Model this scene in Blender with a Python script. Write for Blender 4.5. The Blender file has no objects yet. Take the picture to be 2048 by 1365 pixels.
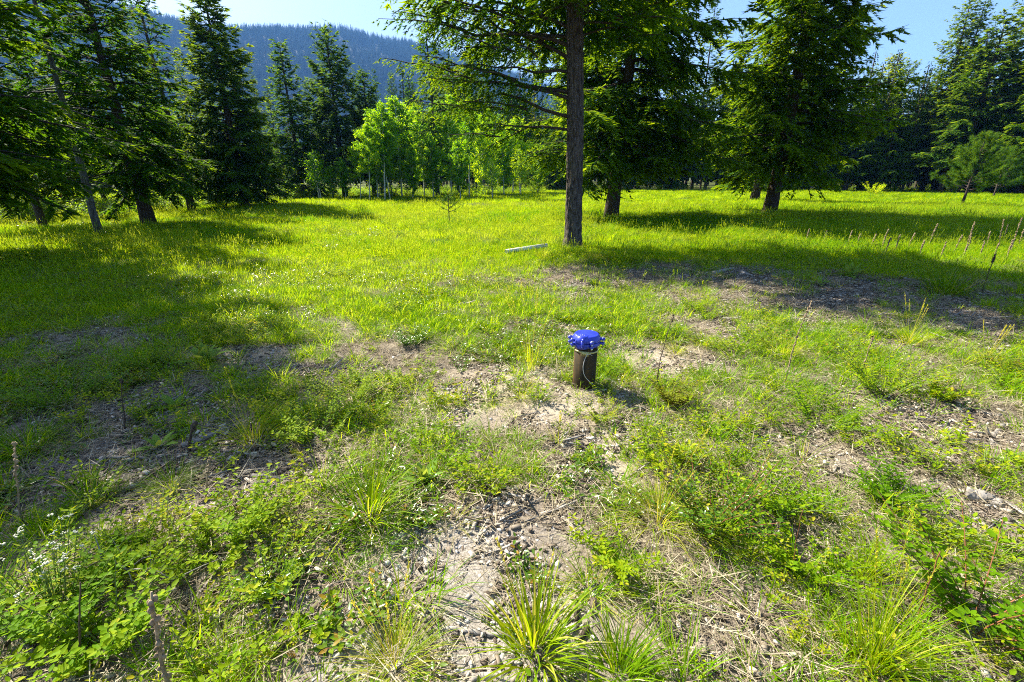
import bpy, math
import numpy as np
from mathutils import Vector, Euler

R = math.radians
rng = np.random.default_rng(7)

# ------------------------------------------------------------------ camera, sky, sun, exposure
CAM_H, PITCH, FPX, CX, CY = 1.55, R(19.8), 910.2, 1024.0, 682.5      # a 16 mm view, eye height 1.55 m, tilted down
SUN_AZ, SUN_EL = R(53.0), R(43.0)                                    # sun: 53 deg to the left of straight ahead
scene = bpy.context.scene
cam_data = bpy.data.cameras.new('camera'); cam = bpy.data.objects.new('camera', cam_data)
scene.collection.objects.link(cam)
cam.location = (0, 0, CAM_H); cam.rotation_euler = (R(90) - PITCH, 0, 0)
cam_data.sensor_width = 36; cam_data.lens = 16.0; cam_data.clip_start = 0.05; cam_data.clip_end = 20000
scene.camera = cam

world = bpy.data.worlds.new('World'); scene.world = world; world.use_nodes = True
wn = world.node_tree.nodes; wl = world.node_tree.links; wn.clear()
sky = wn.new('ShaderNodeTexSky'); sky.sky_type = 'NISHITA'; sky.sun_disc = False
sky.sun_elevation = SUN_EL; sky.sun_rotation = -SUN_AZ; sky.air_density = 1.0; sky.dust_density = 1.2; sky.ozone_density = 1.0
bg = wn.new('ShaderNodeBackground'); bg.inputs['Strength'].default_value = 0.06
wo = wn.new('ShaderNodeOutputWorld')
wl.new(sky.outputs[0], bg.inputs[0]); wl.new(bg.outputs[0], wo.inputs[0])

sun_data = bpy.data.lights.new('sun', 'SUN'); sun = bpy.data.objects.new('sun', sun_data)
scene.collection.objects.link(sun)
sun_data.energy = 5.0; sun_data.angle = R(0.53); sun_data.color = (1.0, 0.93, 0.80)
sd = Vector((-math.sin(SUN_AZ) * math.cos(SUN_EL), math.cos(SUN_AZ) * math.cos(SUN_EL), math.sin(SUN_EL)))
sun.rotation_euler = sd.to_track_quat('Z', 'Y').to_euler()
sun.location = sd * 50

vs = scene.view_settings
scene.display_settings.display_device = 'sRGB'
vs.view_transform = 'Standard'; vs.look = 'None'; vs.gamma = 1.0; vs.exposure = 2.0; vs.use_curve_mapping = False
scene.render.engine = 'CYCLES'
cy = scene.cycles
cy.max_bounces = 5; cy.diffuse_bounces = 2; cy.glossy_bounces = 1; cy.transmission_bounces = 4; cy.transparent_max_bounces = 6
cy.volume_bounces = 0; cy.caustics_reflective = False; cy.caustics_refractive = False; cy.sample_clamp_indirect = 8
cy.use_denoising = False; cy.filter_width = 1.05; cy.use_adaptive_sampling = True; cy.adaptive_threshold = 0.012
COL = scene.collection

# ------------------------------------------------------------------ helpers: noise, projection, meshes
def _hash(ix, iy, s):
    h = (ix.astype(np.int64) * 374761393 + iy.astype(np.int64) * 668265263 + s * 974711) & 0xffffffff
    h = ((h ^ (h >> 13)) * 1274126177) & 0xffffffff
    return ((h ^ (h >> 16)) & 0xffff) / 65535.0

def vnoise(x, y, s=0):
    x = np.asarray(x, float); y = np.asarray(y, float)
    ix = np.floor(x); iy = np.floor(y); fx = x - ix; fy = y - iy
    fx = fx * fx * (3 - 2 * fx); fy = fy * fy * (3 - 2 * fy)
    a = _hash(ix, iy, s); b = _hash(ix + 1, iy, s); c = _hash(ix, iy + 1, s); d = _hash(ix + 1, iy + 1, s)
    return a + (b - a) * fx + (c - a) * fy + (a - b - c + d) * fx * fy

def fbm(x, y, s=0, o=4):
    v = 0; a = 0.5; t = 0
    for k in range(o):
        v = v + a * vnoise(x * 2 ** k, y * 2 ** k, s + k * 17); t += a; a *= 0.5
    return v / t

def sstep(a, b, x):
    t = np.clip((x - a) / (b - a), 0, 1); return t * t * (3 - 2 * t)

def at(px, py, z=0.0):
    """the point of the level z that the survey photograph shows at (px, py)"""
    a = (px - CX) / FPX; b = (CY - py) / FPX
    d = (a, math.cos(PITCH) + b * math.sin(PITCH), -math.sin(PITCH) + b * math.cos(PITCH))
    t = (z - CAM_H) / d[2]
    return np.array((d[0] * t, d[1] * t, z))

def top_z(p, py):
    """height over p of what shows at row py"""
    b = (CY - py) / FPX; s, c = math.sin(PITCH), math.cos(PITCH)
    # b = (Y s + w c) / (Y c - w s)
    return p[1] * (b * c - s) / (c + b * s) + CAM_H

def ell(px, py, rx, ry):
    """a ground ellipse from its picture centre and half sizes -> (x, y, rx, ry)"""
    c = at(px, py); l = at(px - rx, py); n = at(px, py + ry); f = at(px, py - ry)
    return (c[0], (n[1] + f[1]) / 2, abs(c[0] - l[0]), abs(f[1] - n[1]) / 2)

def in_ell(x, y, e, soft=0.45):
    d = np.hypot((x - e[0]) / e[2], (y - e[1]) / e[3]) + (fbm(x * 2.3, y * 2.3, 5) - 0.5) * 1.3 + (fbm(x * 8, y * 8, 6) - 0.5) * 1.1
    return 1 - sstep(1 - soft, 1 + soft * 0.9, d)

def nrm(v):
    return v / np.maximum(np.linalg.norm(v, axis=-1, keepdims=True), 1e-9)

class MB:
    """collects vertices and faces; build() links them as ONE mesh object"""
    def __init__(s): s.V = []; s.Q = []; s.T = []; s.qm = []; s.tm = []; s.a = []; s.n = 0
    def add(s, V, Q=None, T=None, m=0, tint=0.5):
        V = np.asarray(V, float).reshape(-1, 3)
        s.V.append(V); s.a.append(np.broadcast_to(np.asarray(tint, float), (len(V),)).copy())
        if Q is not None and len(Q): Q = np.asarray(Q, int).reshape(-1, 4); s.Q.append(Q + s.n); s.qm.append(np.full(len(Q), m))
        if T is not None and len(T): T = np.asarray(T, int).reshape(-1, 3); s.T.append(T + s.n); s.tm.append(np.full(len(T), m))
        s.n += len(V); return s
    def mesh(s, name, mats, smooth=False):
        V = np.concatenate(s.V); me = bpy.data.meshes.new(name)
        Q = np.concatenate(s.Q) if s.Q else np.zeros((0, 4), int); T = np.concatenate(s.T) if s.T else np.zeros((0, 3), int)
        qm = np.concatenate(s.qm) if s.Q else np.zeros(0, int); tm = np.concatenate(s.tm) if s.T else np.zeros(0, int)
        me.vertices.add(len(V)); me.vertices.foreach_set('co', V.astype(np.float32).ravel())
        me.loops.add(Q.size + T.size); me.polygons.add(len(Q) + len(T))
        me.loops.foreach_set('vertex_index', np.concatenate([Q.ravel(), T.ravel()]).astype(np.int32))
        ls = np.concatenate([np.arange(len(Q)) * 4, Q.size + np.arange(len(T)) * 3]).astype(np.int32)
        me.polygons.foreach_set('loop_start', ls)
        me.polygons.foreach_set('material_index', np.concatenate([qm, tm]).astype(np.int32))
        me.update(calc_edges=True)
        at_ = me.attributes.new('tint', 'FLOAT', 'POINT'); at_.data.foreach_set('value', np.concatenate(s.a).astype(np.float32))
        if smooth: me.polygons.foreach_set('use_smooth', np.ones(len(me.polygons), bool))
        for m in (mats if isinstance(mats, (list, tuple)) else [mats]): me.materials.append(m)
        return me
    def build(s, name, mats, parent=None, smooth=False, loc=None):
        return link(name, s.mesh(name, mats, smooth), parent, loc)

def link(name, me, parent=None, loc=None):
    o = bpy.data.objects.new(name, me); COL.objects.link(o)
    if parent is not None: o.parent = parent
    if loc is not None: o.location = loc
    return o

def tag(o, label=None, cat=None, group=None, kind=None):
    if label: o['label'] = label
    if cat: o['category'] = cat
    if group: o['group'] = group
    if kind: o['kind'] = kind
    return o

def empty(name, loc, rz=0):
    o = bpy.data.objects.new(name, None); COL.objects.link(o); o.location = loc; o.rotation_euler = (0, 0, rz)
    o.empty_display_size = 0.1
    return o

def copy_tree(o, parent=None):
    c = o.copy(); COL.objects.link(c); c.parent = parent
    for ch in o.children: copy_tree(ch, c)
    return c

def tube(path, rad, sides=6, cap=True, wob=0.0, seed=0):
    """V, Q, T of a tapered tube along path"""
    P = np.asarray(path, float); k = len(P); rad = np.broadcast_to(np.asarray(rad, float), (k,))
    t = nrm(np.gradient(P, axis=0)); up = np.where(np.abs(t[:, 2:3]) > 0.9, [[1., 0, 0]], [[0, 0, 1.]])
    if np.abs(t[:, 2]).mean() > 0.6: up = np.tile([[1., 0, 0]], (k, 1))
    else: up = np.tile([[0, 0.02, 1.]], (k, 1))
    a = nrm(np.cross(t, up)); b = np.cross(a, t)
    th = np.arange(sides) * 2 * math.pi / sides
    rr = rad[:, None] * np.ones(sides)
    if wob:
        r0 = np.random.default_rng(seed); rr = rr * (1 + wob * (r0.random((k, sides)) - 0.5) * 2)
    V = P[:, None] + rr[..., None] * (np.cos(th)[None, :, None] * a[:, None] + np.sin(th)[None, :, None] * b[:, None])
    V = V.reshape(-1, 3)
    i = np.arange(k - 1)[:, None] * sides; j = np.arange(sides)[None]; jn = (j + 1) % sides
    Q = np.stack([i + j, i + jn, i + sides + jn, i + sides + j], -1).reshape(-1, 4)
    T = np.zeros((0, 3), int)
    if cap:
        n = len(V); V = np.concatenate([V, P[:1], P[-1:]])
        j = np.arange(sides); jn = (j + 1) % sides; L = (k - 1) * sides
        T = np.concatenate([np.stack([jn, j, np.full(sides, n)], -1), np.stack([L + j, L + jn, np.full(sides, n + 1)], -1)])
    return V, Q, T

def box(c, s, rz=0):
    c = np.asarray(c, float); s = np.asarray(s, float) / 2
    V = np.array([(x, y, z) for z in (-1, 1) for y in (-1, 1) for x in (-1, 1)], float) * s
    ca, sa = math.cos(rz), math.sin(rz)
    V = np.stack([V[:, 0] * ca - V[:, 1] * sa, V[:, 0] * sa + V[:, 1] * ca, V[:, 2]], -1) + c
    Q = [(0, 2, 3, 1), (4, 5, 7, 6), (0, 1, 5, 4), (2, 6, 7, 3), (0, 4, 6, 2), (1, 3, 7, 5)]
    return V, np.array(Q)

def blades(base, az, ln, wd, lean, curve, segs, r, twist=0.6):
    """n arching blades of grass -> V, Q"""
    n = len(base); t = np.linspace(0, 1, segs + 1)
    th = lean[:, None] + curve[:, None] * t[None] ** 1.4
    ds = ln[:, None] / segs
    thm = (th[:, :-1] + th[:, 1:]) / 2
    rr = np.concatenate([np.zeros((n, 1)), np.cumsum(np.sin(thm) * ds, 1)], 1)
    zz = np.concatenate([np.zeros((n, 1)), np.cumsum(np.cos(thm) * ds, 1)], 1)
    P = base[:, None] + np.stack([np.cos(az)[:, None] * rr, np.sin(az)[:, None] * rr, zz], -1)
    ta = az + math.pi / 2 + (r.random(n) - 0.5) * twist * 2
    side = np.stack([np.cos(ta), np.sin(ta), (r.random(n) - 0.5) * 0.5], -1)
    w = wd[:, None] * 0.5 * np.clip(1.05 - t[None] ** 2.2, 0.06, 1) * np.where(t[None] < 0.02, 0.7, 1)
    V = np.stack([P - side[:, None] * w[..., None], P + side[:, None] * w[..., None]], 2).reshape(-1, 3)
    m = (segs + 1) * 2
    q = np.stack([np.arange(segs) * 2, np.arange(segs) * 2 + 1, np.arange(segs) * 2 + 3, np.arange(segs) * 2 + 2], -1)
    Q = (np.arange(n)[:, None, None] * m + q[None]).reshape(-1, 4)
    return V, Q

def leaves(base, d, nm, ln, wd, fold=0.18, bend=0.15):
    """n pointed oval leaves with a folded midrib (8 vertices each) -> V, Q, T"""
    d = nrm(d); s = nrm(np.cross(d, nm)); nm = np.cross(s, d)
    ln = np.broadcast_to(ln, (len(base),))[:, None]; wd = np.broadcast_to(wd, (len(base),))[:, None]
    def p(u, v, h): return base + d * ln * u + s * wd * v + nm * (wd * h - ln * bend * u * u)
    V = np.stack([p(0, 0, 0), p(.36, 0, -fold), p(.7, 0, -fold * .8), p(1, 0, 0),
                  p(.3, -.47, 0), p(.68, -.40, 0), p(.3, .47, 0), p(.68, .40, 0)], 1).reshape(-1, 3)
    o = np.arange(len(base))[:, None, None] * 8
    Q = (o + np.array([[1, 2, 5, 4], [1, 6, 7, 2]])[None]).reshape(-1, 4)
    T = (o + np.array([[0, 1, 4], [0, 6, 1], [2, 3, 5], [2, 7, 3]])[None]).reshape(-1, 3)
    return V, Q, T

def rhombs(base, d, nm, ln, wd):
    """n flat lozenges: sprays of needles and far leaves"""
    d = nrm(d); s = nrm(np.cross(d, nm))
    ln = np.broadcast_to(ln, (len(base),))[:, None]; wd = np.broadcast_to(wd, (len(base),))[:, None]
    V = np.stack([base, base + d * ln * .45 - s * wd * .5, base + d * ln, base + d * ln * .45 + s * wd * .5], 1).reshape(-1, 3)
    Q = np.arange(len(base) * 4).reshape(-1, 4)
    return V, Q

def shards(base, d, nm, ln, wd):
    """n slim pointed sprays of needles"""
    d = nrm(d); s = nrm(np.cross(d, nm)); ln = np.asarray(ln)[:, None]; wd = np.asarray(wd)[:, None]
    V = np.stack([base - s * wd * .5, base + s * wd * .5, base + d * ln], 1).reshape(-1, 3)
    return V, np.arange(len(base) * 3).reshape(-1, 3)

def rdir(r, n):
    v = r.normal(size=(n, 3)); return nrm(v)

# ------------------------------------------------------------------ materials
def new_mat(name):
    m = bpy.data.materials.new(name); m.use_nodes = True; nt = m.node_tree; nt.nodes.clear()
    out = nt.nodes.new('ShaderNodeOutputMaterial'); return m, nt, nt.nodes, nt.links, out

def ramp(nt, stops, fac):
    n = nt.nodes.new('ShaderNodeValToRGB'); e = n.color_ramp.elements
    while len(e) < len(stops): e.new(0.5)
    for el, (p, c) in zip(e, stops): el.position = p; el.color = (*c, 1)
    nt.links.new(fac, n.inputs[0]); return n.outputs[0]

def leaf_mat(name, stops, trans=0.45, gain=1.6, rough=0.5, spec=0.3, vary=0.35, refl=(.72, 1, .7)):
    """thin foliage: reflects and lets light through; tint runs along stops"""
    m, nt, N, L, out = new_mat(name)
    a = N.new('ShaderNodeAttribute'); a.attribute_name = 'tint'
    oi = N.new('ShaderNodeObjectInfo')
    ma = N.new('ShaderNodeMath'); ma.operation = 'MULTIPLY_ADD'; ma.inputs[1].default_value = vary; L.new(oi.outputs['Random'], ma.inputs[0])
    sb = N.new('ShaderNodeMath'); sb.operation = 'SUBTRACT'; L.new(a.outputs['Fac'], sb.inputs[0]); sb.inputs[1].default_value = vary / 2
    L.new(sb.outputs[0], ma.inputs[2])
    c = ramp(nt, stops, ma.outputs[0])
    def by(f):
        v = N.new('ShaderNodeVectorMath'); v.operation = 'MULTIPLY'; v.inputs[1].default_value = f; L.new(c, v.inputs[0]); return v.outputs[0]
    p = N.new('ShaderNodeBsdfPrincipled'); L.new(by(refl) if trans > .3 else c, p.inputs['Base Color']); p.inputs['Roughness'].default_value = rough
    p.inputs['Specular IOR Level'].default_value = spec
    g = N.new('ShaderNodeVectorMath'); g.operation = 'SCALE'; g.inputs['Scale'].default_value = gain; L.new(by((1.12, 1, .4)) if trans > .3 else c, g.inputs[0])
    t = N.new('ShaderNodeBsdfTranslucent'); L.new(g.outputs[0], t.inputs['Color'])
    mx = N.new('ShaderNodeMixShader'); mx.inputs[0].default_value = trans
    L.new(p.outputs[0], mx.inputs[1]); L.new(t.outputs[0], mx.inputs[2]); L.new(mx.outputs[0], out.inputs[0])
    return m

def plain_mat(name, c1, c2, scale=8, rough=0.8, bump=0.0, metal=0.0, stretch=(1, 1, 1), spec=0.3, detail=6, dist=0.02):
    m, nt, N, L, out = new_mat(name)
    tc = N.new('ShaderNodeTexCoord'); mp = N.new('ShaderNodeMapping'); mp.inputs['Scale'].default_value = stretch
    L.new(tc.outputs['Object'], mp.inputs[0])
    n = N.new('ShaderNodeTexNoise'); n.inputs['Scale'].default_value = scale; n.inputs['Detail'].default_value = detail
    L.new(mp.outputs[0], n.inputs['Vector'])
    c = ramp(nt, [(0.32, c1), (0.68, c2)], n.outputs[0])
    p = N.new('ShaderNodeBsdfPrincipled'); L.new(c, p.inputs['Base Color']); p.inputs['Roughness'].default_value = rough
    p.inputs['Metallic'].default_value = metal; p.inputs['Specular IOR Level'].default_value = spec
    if bump:
        b = N.new('ShaderNodeBump'); b.inputs['Strength'].default_value = bump; b.inputs['Distance'].default_value = dist
        L.new(n.outputs[0], b.inputs['Height']); L.new(b.outputs[0], p.inputs['Normal'])
    L.new(p.outputs[0], out.inputs[0]); return m

M = {}
G_DK, G_MD, G_YL, G_BR = (.030, .085, .006), (.085, .170, .010), (.190, .250, .014), (.30, .32, .04)
M['meadow'] = leaf_mat('meadow_grass_blades', [(0, (.060, .185, .002)), (.45, (.175, .295, .003)), (.8, (.290, .370, .005)), (1, (.33, .40, .05))], .55, 1.7, .7, .04, .3)
M['grass'] = leaf_mat('bunchgrass_blades', [(0, (.060, .155, .003)), (.5, (.175, .280, .004)), (.85, (.310, .365, .008)), (1, (.46, .43, .10))], .50, 1.75, .6, .10, .2, (.95, 1, .7))
M['straw'] = leaf_mat('dry_straw', [(0, (.11, .085, .05)), (.5, (.30, .25, .16)), (1, (.54, .48, .34))], .25, 1.2, .8, .1, .3)
M['weed'] = leaf_mat('weed_leaves', [(0, (.040, .125, .003)), (.45, (.130, .245, .004)), (.85, (.270, .340, .006)), (1, (.40, .36, .03))], .48, 1.8, .6, .10, .3, (.95, 1, .7))
M['glossy'] = leaf_mat('glossy_leaves', [(0, (.028, .095, .005)), (.6, (.095, .180, .006)), (.92, (.20, .25, .01)), (1, (.30, .17, .02))], .42, 1.7, .30, .5, .2, (.9, 1, .8))
M['rusty'] = leaf_mat('rusty_leaves', [(0, (.10, .15, .01)), (.5, (.28, .22, .015)), (.8, (.32, .16, .015)), (1, (.30, .05, .015))], .4, 1.6, .6, .15, .4)
M['mullein'] = leaf_mat('felted_leaves', [(0, (.15, .22, .05)), (1, (.28, .34, .08))], .4, 1.4, .9, .1, .2)
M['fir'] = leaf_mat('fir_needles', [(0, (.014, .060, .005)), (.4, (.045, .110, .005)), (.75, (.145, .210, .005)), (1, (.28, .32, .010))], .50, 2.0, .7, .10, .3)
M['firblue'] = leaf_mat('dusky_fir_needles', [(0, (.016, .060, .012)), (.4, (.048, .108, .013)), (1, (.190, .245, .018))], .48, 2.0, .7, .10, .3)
M['pine'] = leaf_mat('pine_needles', [(0, (.030, .090, .008)), (.5, (.065, .140, .010)), (1, (.18, .24, .02))], .42, 1.7, .6, .15, .2)
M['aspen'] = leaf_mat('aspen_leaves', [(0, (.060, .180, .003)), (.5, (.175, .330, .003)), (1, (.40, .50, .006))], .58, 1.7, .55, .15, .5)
M['bark'] = plain_mat('furrowed_bark', (.022, .017, .014), (.150, .120, .100), 7, .9, 1.0, stretch=(5, 5, 1.1), dist=.06)
M['firbark'] = plain_mat('fir_bark', (.022, .016, .012), (.085, .062, .048), 9, .92, .7, stretch=(4, 4, .8), dist=.03)
M['greybark'] = plain_mat('weathered_bark', (.04, .04, .04), (.15, .145, .14), 9, .9, .5, stretch=(4, 4, .6))
M['aspenbark'] = plain_mat('aspen_bark', (.30, .31, .27), (.62, .63, .57), 6, .8, .2, stretch=(1, 1, 3))
M['deadwood'] = plain_mat('grey_deadwood', (.12, .105, .09), (.36, .33, .29), 30, .85, .6, stretch=(1, 1, 1), dist=.004)
M['stalk'] = plain_mat('brown_stalk', (.13, .09, .05), (.34, .26, .16), 40, .85, .3, dist=.003)
M['darkstalk'] = plain_mat('dark_stalk', (.035, .024, .016), (.11, .075, .05), 40, .85, .3, dist=.003)
M['redstem'] = plain_mat('red_stem', (.12, .05, .02), (.24, .09, .04), 40, .7)
M['greenstem'] = plain_mat('green_stem', (.09, .14, .03), (.18, .24, .06), 40, .7)
M['stone'] = plain_mat('pebble_stone', (.26, .25, .23), (.60, .57, .52), 9, .85, .2, dist=.003)
M['chip'] = plain_mat('wood_chip', (.16, .13, .10), (.52, .46, .37), 22, .85, .4, dist=.003)
M['twig'] = plain_mat('twig_litter', (.09, .06, .04), (.30, .24, .17), 30, .85)
M['white'] = plain_mat('cream_petals', (.46, .45, .30), (.66, .65, .50), 60, .8)
M['rust'] = plain_mat('rusty_steel', (.050, .036, .020), (.150, .085, .035), 5, .55, .12, metal=.25, stretch=(6, 6, .9), dist=.002, spec=.4)
M['cap'] = plain_mat('blue_enamel', (.010, .022, .36), (.030, .055, .44), 9, .38, 0, spec=.6)
M['bolt'] = plain_mat('zinc_bolt', (.45, .46, .46), (.62, .63, .62), 40, .35, 0, metal=.9)
M['tag'] = plain_mat('brass_tag', (.36, .34, .14), (.50, .47, .20), 30, .40, .05, metal=.3)
M['ink'] = plain_mat('stamped_ink', (.02, .02, .02), (.03, .03, .03), 5, .8)
M['wire'] = plain_mat('pale_wire', (.52, .50, .44), (.70, .68, .62), 30, .5)
M['pvc'] = plain_mat('white_plastic', (.42, .40, .34), (.74, .73, .69), 9, .5)
M['road'] = plain_mat('gravel_road_surface', (.20, .20, .20), (.32, .31, .30), 3, .95)
M['shed'] = plain_mat('shed_boards', (.020, .018, .016), (.045, .040, .034), 6, .9)
M['shedroof'] = plain_mat('shed_roof_tin', (.30, .22, .16), (.40, .31, .23), 4, .7)
M['teal'] = plain_mat('teal_panel_paint', (.015, .05, .055), (.02, .07, .075), 4, .6)

# ------------------------------------------------------------------ the lie of the land
PIPE = at(1167, 779)
SAND = [ell(1080, 800, 190, 62), ell(1010, 745, 120, 20), ell(130, 680, 140, 26), ell(470, 705, 130, 14), ell(1110, 655, 70, 14), ell(1230, 925, 60, 60),
        ell(1330, 730, 90, 30)]
GRAVEL = [ell(890, 1130, 170, 100), ell(960, 1260, 200, 120), ell(700, 1320, 160, 80), ell(560, 1240, 120, 90), ell(1250, 800, 60, 40)]
CHIPS = [ell(1930, 880, 180, 110), ell(1700, 975, 110, 40), ell(1680, 600, 620, 50), ell(1260, 566, 280, 32), ell(1480, 570, 260, 36), ell(1900, 640, 260, 46), ell(420, 905, 190, 60), ell(480, 970, 150, 40),
         ell(230, 950, 130, 60), ell(300, 800, 120, 45), ell(600, 960, 110, 45), ell(1480, 1300, 130, 80), ell(1950, 1030, 110, 60), ell(1850, 700, 170, 25),
         ell(150, 1270, 120, 60), ell(640, 740, 130, 14), ell(1620, 1100, 90, 60), ell(1140, 920, 70, 40), ell(450, 1180, 60, 40), ell(1000, 1010, 150, 40)]

def mask(x, y, L):
    v = np.zeros(np.broadcast(x, y).shape)
    for e in L: v = np.maximum(v, in_ell(x, y, e))
    return v

def gz(x, y):
    """height of the ground"""
    x = np.asarray(x, float); y = np.asarray(y, float); d = np.hypot(x, y)
    near = 1 - sstep(6, 14, d)
    h = (fbm(x * .55, y * .55, 3, 3) - .5) * .10 * near + (fbm(x * .08, y * .08, 9, 2) - .5) * .35 * sstep(9, 30, d)
    dp = np.hypot(x - PIPE[0], y - PIPE[1])
    h = h * sstep(.15, 1.0, dp) + .035 * np.exp(-(dp / .55) ** 2)
    return h

def g3(p, dz=0.0):
    return (float(p[0]), float(p[1]), float(gz(p[0], p[1])) + dz)

def axis(lo, hi, fine, far, grow):
    a = list(np.arange(lo, hi + 1e-6, fine)); s = fine
    while a[-1] < far: s *= grow; a.append(a[-1] + s)
    b = [lo]; s = fine; pre = []
    while b[-1] > -far if lo < 0 else b[-1] > -6: s *= grow; b.append(b[-1] - s); pre.append(b[-1])
    return np.array(pre[::-1] + a)

xs = axis(-4.2, 4.2, .035, 3000, 1.14); ys = axis(.7, 6.5, .035, 3000, 1.12)
XX, YY = np.meshgrid(xs, ys)
dd = np.hypot(XX, YY)
sand = mask(XX, YY, SAND); grav = mask(XX, YY, GRAVEL); chip = mask(XX, YY, CHIPS)
fine = (1 - sstep(5, 9, dd))
ZZ = gz(XX, YY) + fine * ((fbm(XX * 9, YY * 9, 31, 3) - .5) * .030 + (vnoise(XX * 24, YY * 24, 12) - .5) * .010)
i = np.arange(len(ys) - 1)[:, None] * len(xs); j = np.arange(len(xs) - 1)[None]
Q = np.stack([i + j, i + j + 1, i + j + 1 + len(xs), i + j + len(xs)], -1).reshape(-1, 4)

def ground_mat():
    m, nt, N, L, out = new_mat('meadow_soil')
    geo = N.new('ShaderNodeNewGeometry')
    def noise(s, d=6, rough=.6):
        n = N.new('ShaderNodeTexNoise'); n.inputs['Scale'].default_value = s; n.inputs['Detail'].default_value = d; n.inputs['Roughness'].default_value = rough
        L.new(geo.outputs['Position'], n.inputs['Vector']); return n.outputs[0]
    def attr(nm):
        a = N.new('ShaderNodeAttribute'); a.attribute_name = nm; return a.outputs['Fac']
    def mix(f, a, b):
        x = N.new('ShaderNodeMix'); x.data_type = 'RGBA'; L.new(f, x.inputs['Factor']); L.new(a, x.inputs['A']); L.new(b, x.inputs['B']); return x.outputs['Result']
    soil = ramp(nt, [(.34, (.050, .038, .028)), (.5, (.20, .165, .125)), (.68, (.46, .40, .32))], noise(46, 10, .85))
    sandc = ramp(nt, [(.36, (.11, .09, .065)), (.5, (.33, .28, .205)), (.70, (.50, .43, .33))], noise(70, 10, .88))
    gravc = ramp(nt, [(.36, (.07, .058, .046)), (.5, (.28, .25, .21)), (.66, (.52, .48, .42))], noise(95, 8, .85))
    chipc = ramp(nt, [(.36, (.045, .036, .028)), (.5, (.20, .165, .13)), (.66, (.46, .40, .32))], noise(80, 10, .9))
    turf = ramp(nt, [(.3, (.035, .050, .008)), (.6, (.080, .095, .016)), (.8, (.16, .14, .05))], noise(14, 8, .7))
    c = mix(attr('chip'), soil, chipc); c = mix(attr('gravel'), c, gravc); c = mix(attr('tint'), c, sandc); c = mix(attr('turf'), c, turf)
    p = N.new('ShaderNodeBsdfPrincipled'); L.new(c, p.inputs['Base Color']); p.inputs['Roughness'].default_value = .95
    p.inputs['Specular IOR Level'].default_value = .15
    b = N.new('ShaderNodeBump'); b.inputs['Strength'].default_value = .8; b.inputs['Distance'].default_value = .012
    L.new(noise(55, 8, .8), b.inputs['Height']); L.new(b.outputs[0], p.inputs['Normal']); L.new(p.outputs[0], out.inputs[0])
    return m

mb = MB(); mb.add(np.stack([XX, YY, ZZ], -1), Q, tint=sand.ravel())
gme = mb.mesh('ground', ground_mat(), True)
for nm, arr in (('gravel', grav), ('chip', chip), ('turf', sstep(5.5, 11, dd + (fbm(XX, YY, 8) - .5) * 5) * (1 - chip))):
    a = gme.attributes.new(nm, 'FLOAT', 'POINT'); a.data.foreach_set('value', arr.astype(np.float32).ravel())
tag(link('ground', gme), kind='structure')

# the wooded ridge beyond the valley
ridge_px = [(-500, -330), (-250, -160), (-60, -60), (130, -10), (200, 5), (265, 24), (330, 42), (390, 60), (450, 66), (500, 64), (560, 64), (610, 66), (660, 64), (700, 70), (740, 82),
            (780, 90), (810, 91), (860, 100), (940, 130), (1050, 165), (1200, 220), (1500, 300), (2200, 345)]
def ridge():
    az, el = [], []
    for px, py in ridge_px:
        a = (px - CX) / FPX; b = (CY - py) / FPX
        d = np.array((a, math.cos(PITCH) + b * math.sin(PITCH), -math.sin(PITCH) + b * math.cos(PITCH)))
        az.append(math.atan2(d[0], d[1])); el.append(d[2] / math.hypot(d[0], d[1]))
    A = np.linspace(R(-75), R(50), 240); E = np.interp(A, az, el)
    D = np.linspace(650, 2500, 110); u = (D - 650) / 1850
    ag, ug = np.meshgrid(A, u); dg = 650 + 1850 * ug
    top = np.interp(ag, A, E) * 1850                      # crest stands 1850 m off
    prof = np.where(ug < .65, np.sin(np.clip(ug / .65, 0, 1) * math.pi / 2) ** 1.25, np.cos((ug - .65) / .35 * math.pi / 2 * .8))
    x = np.sin(ag) * dg; y = np.cos(ag) * dg
    gul = (fbm(x * .004, y * .004, 77, 5) - .5) * 130 * prof * np.clip(1 - prof ** 6, .10, 1)
    return x, y, top * prof * dg / 1850 / (1 + .0 * dg) + gul * np.clip(top / 400, .1, 1) - 1.0
hx, hy, hz = ridge()
na, nd = hx.shape[1], hx.shape[0]
i = np.arange(nd - 1)[:, None] * na; j = np.arange(na - 1)[None]
Q = np.stack([i + j, i + j + 1, i + j + 1 + na, i + j + na], -1).reshape(-1, 4)
M['hill'] = plain_mat('forested_slope', (.010, .026, .012), (.030, .045, .020), .012, .95)
mb = MB(); mb.add(np.stack([hx, hy, hz], -1), Q)
tag(mb.build('hill', M['hill'], smooth=True), kind='structure')

# a strip of gravel drive behind the trees
ra, rb = at(1560, 377), at(1760, 379)
V = np.array([(ra[0] - 8, ra[1] + 1, .0), (rb[0] + 14, rb[1] + 1, .0), (rb[0] + 16, rb[1] + 5, .0), (ra[0] - 8, ra[1] + 6, .0)])
V[:, 2] = gz(V[:, 0], V[:, 1]).max() + .10
mb = MB(); mb.add(V, [(0, 1, 2, 3)]); tag(mb.build('road', M['road']), kind='structure')

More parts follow.
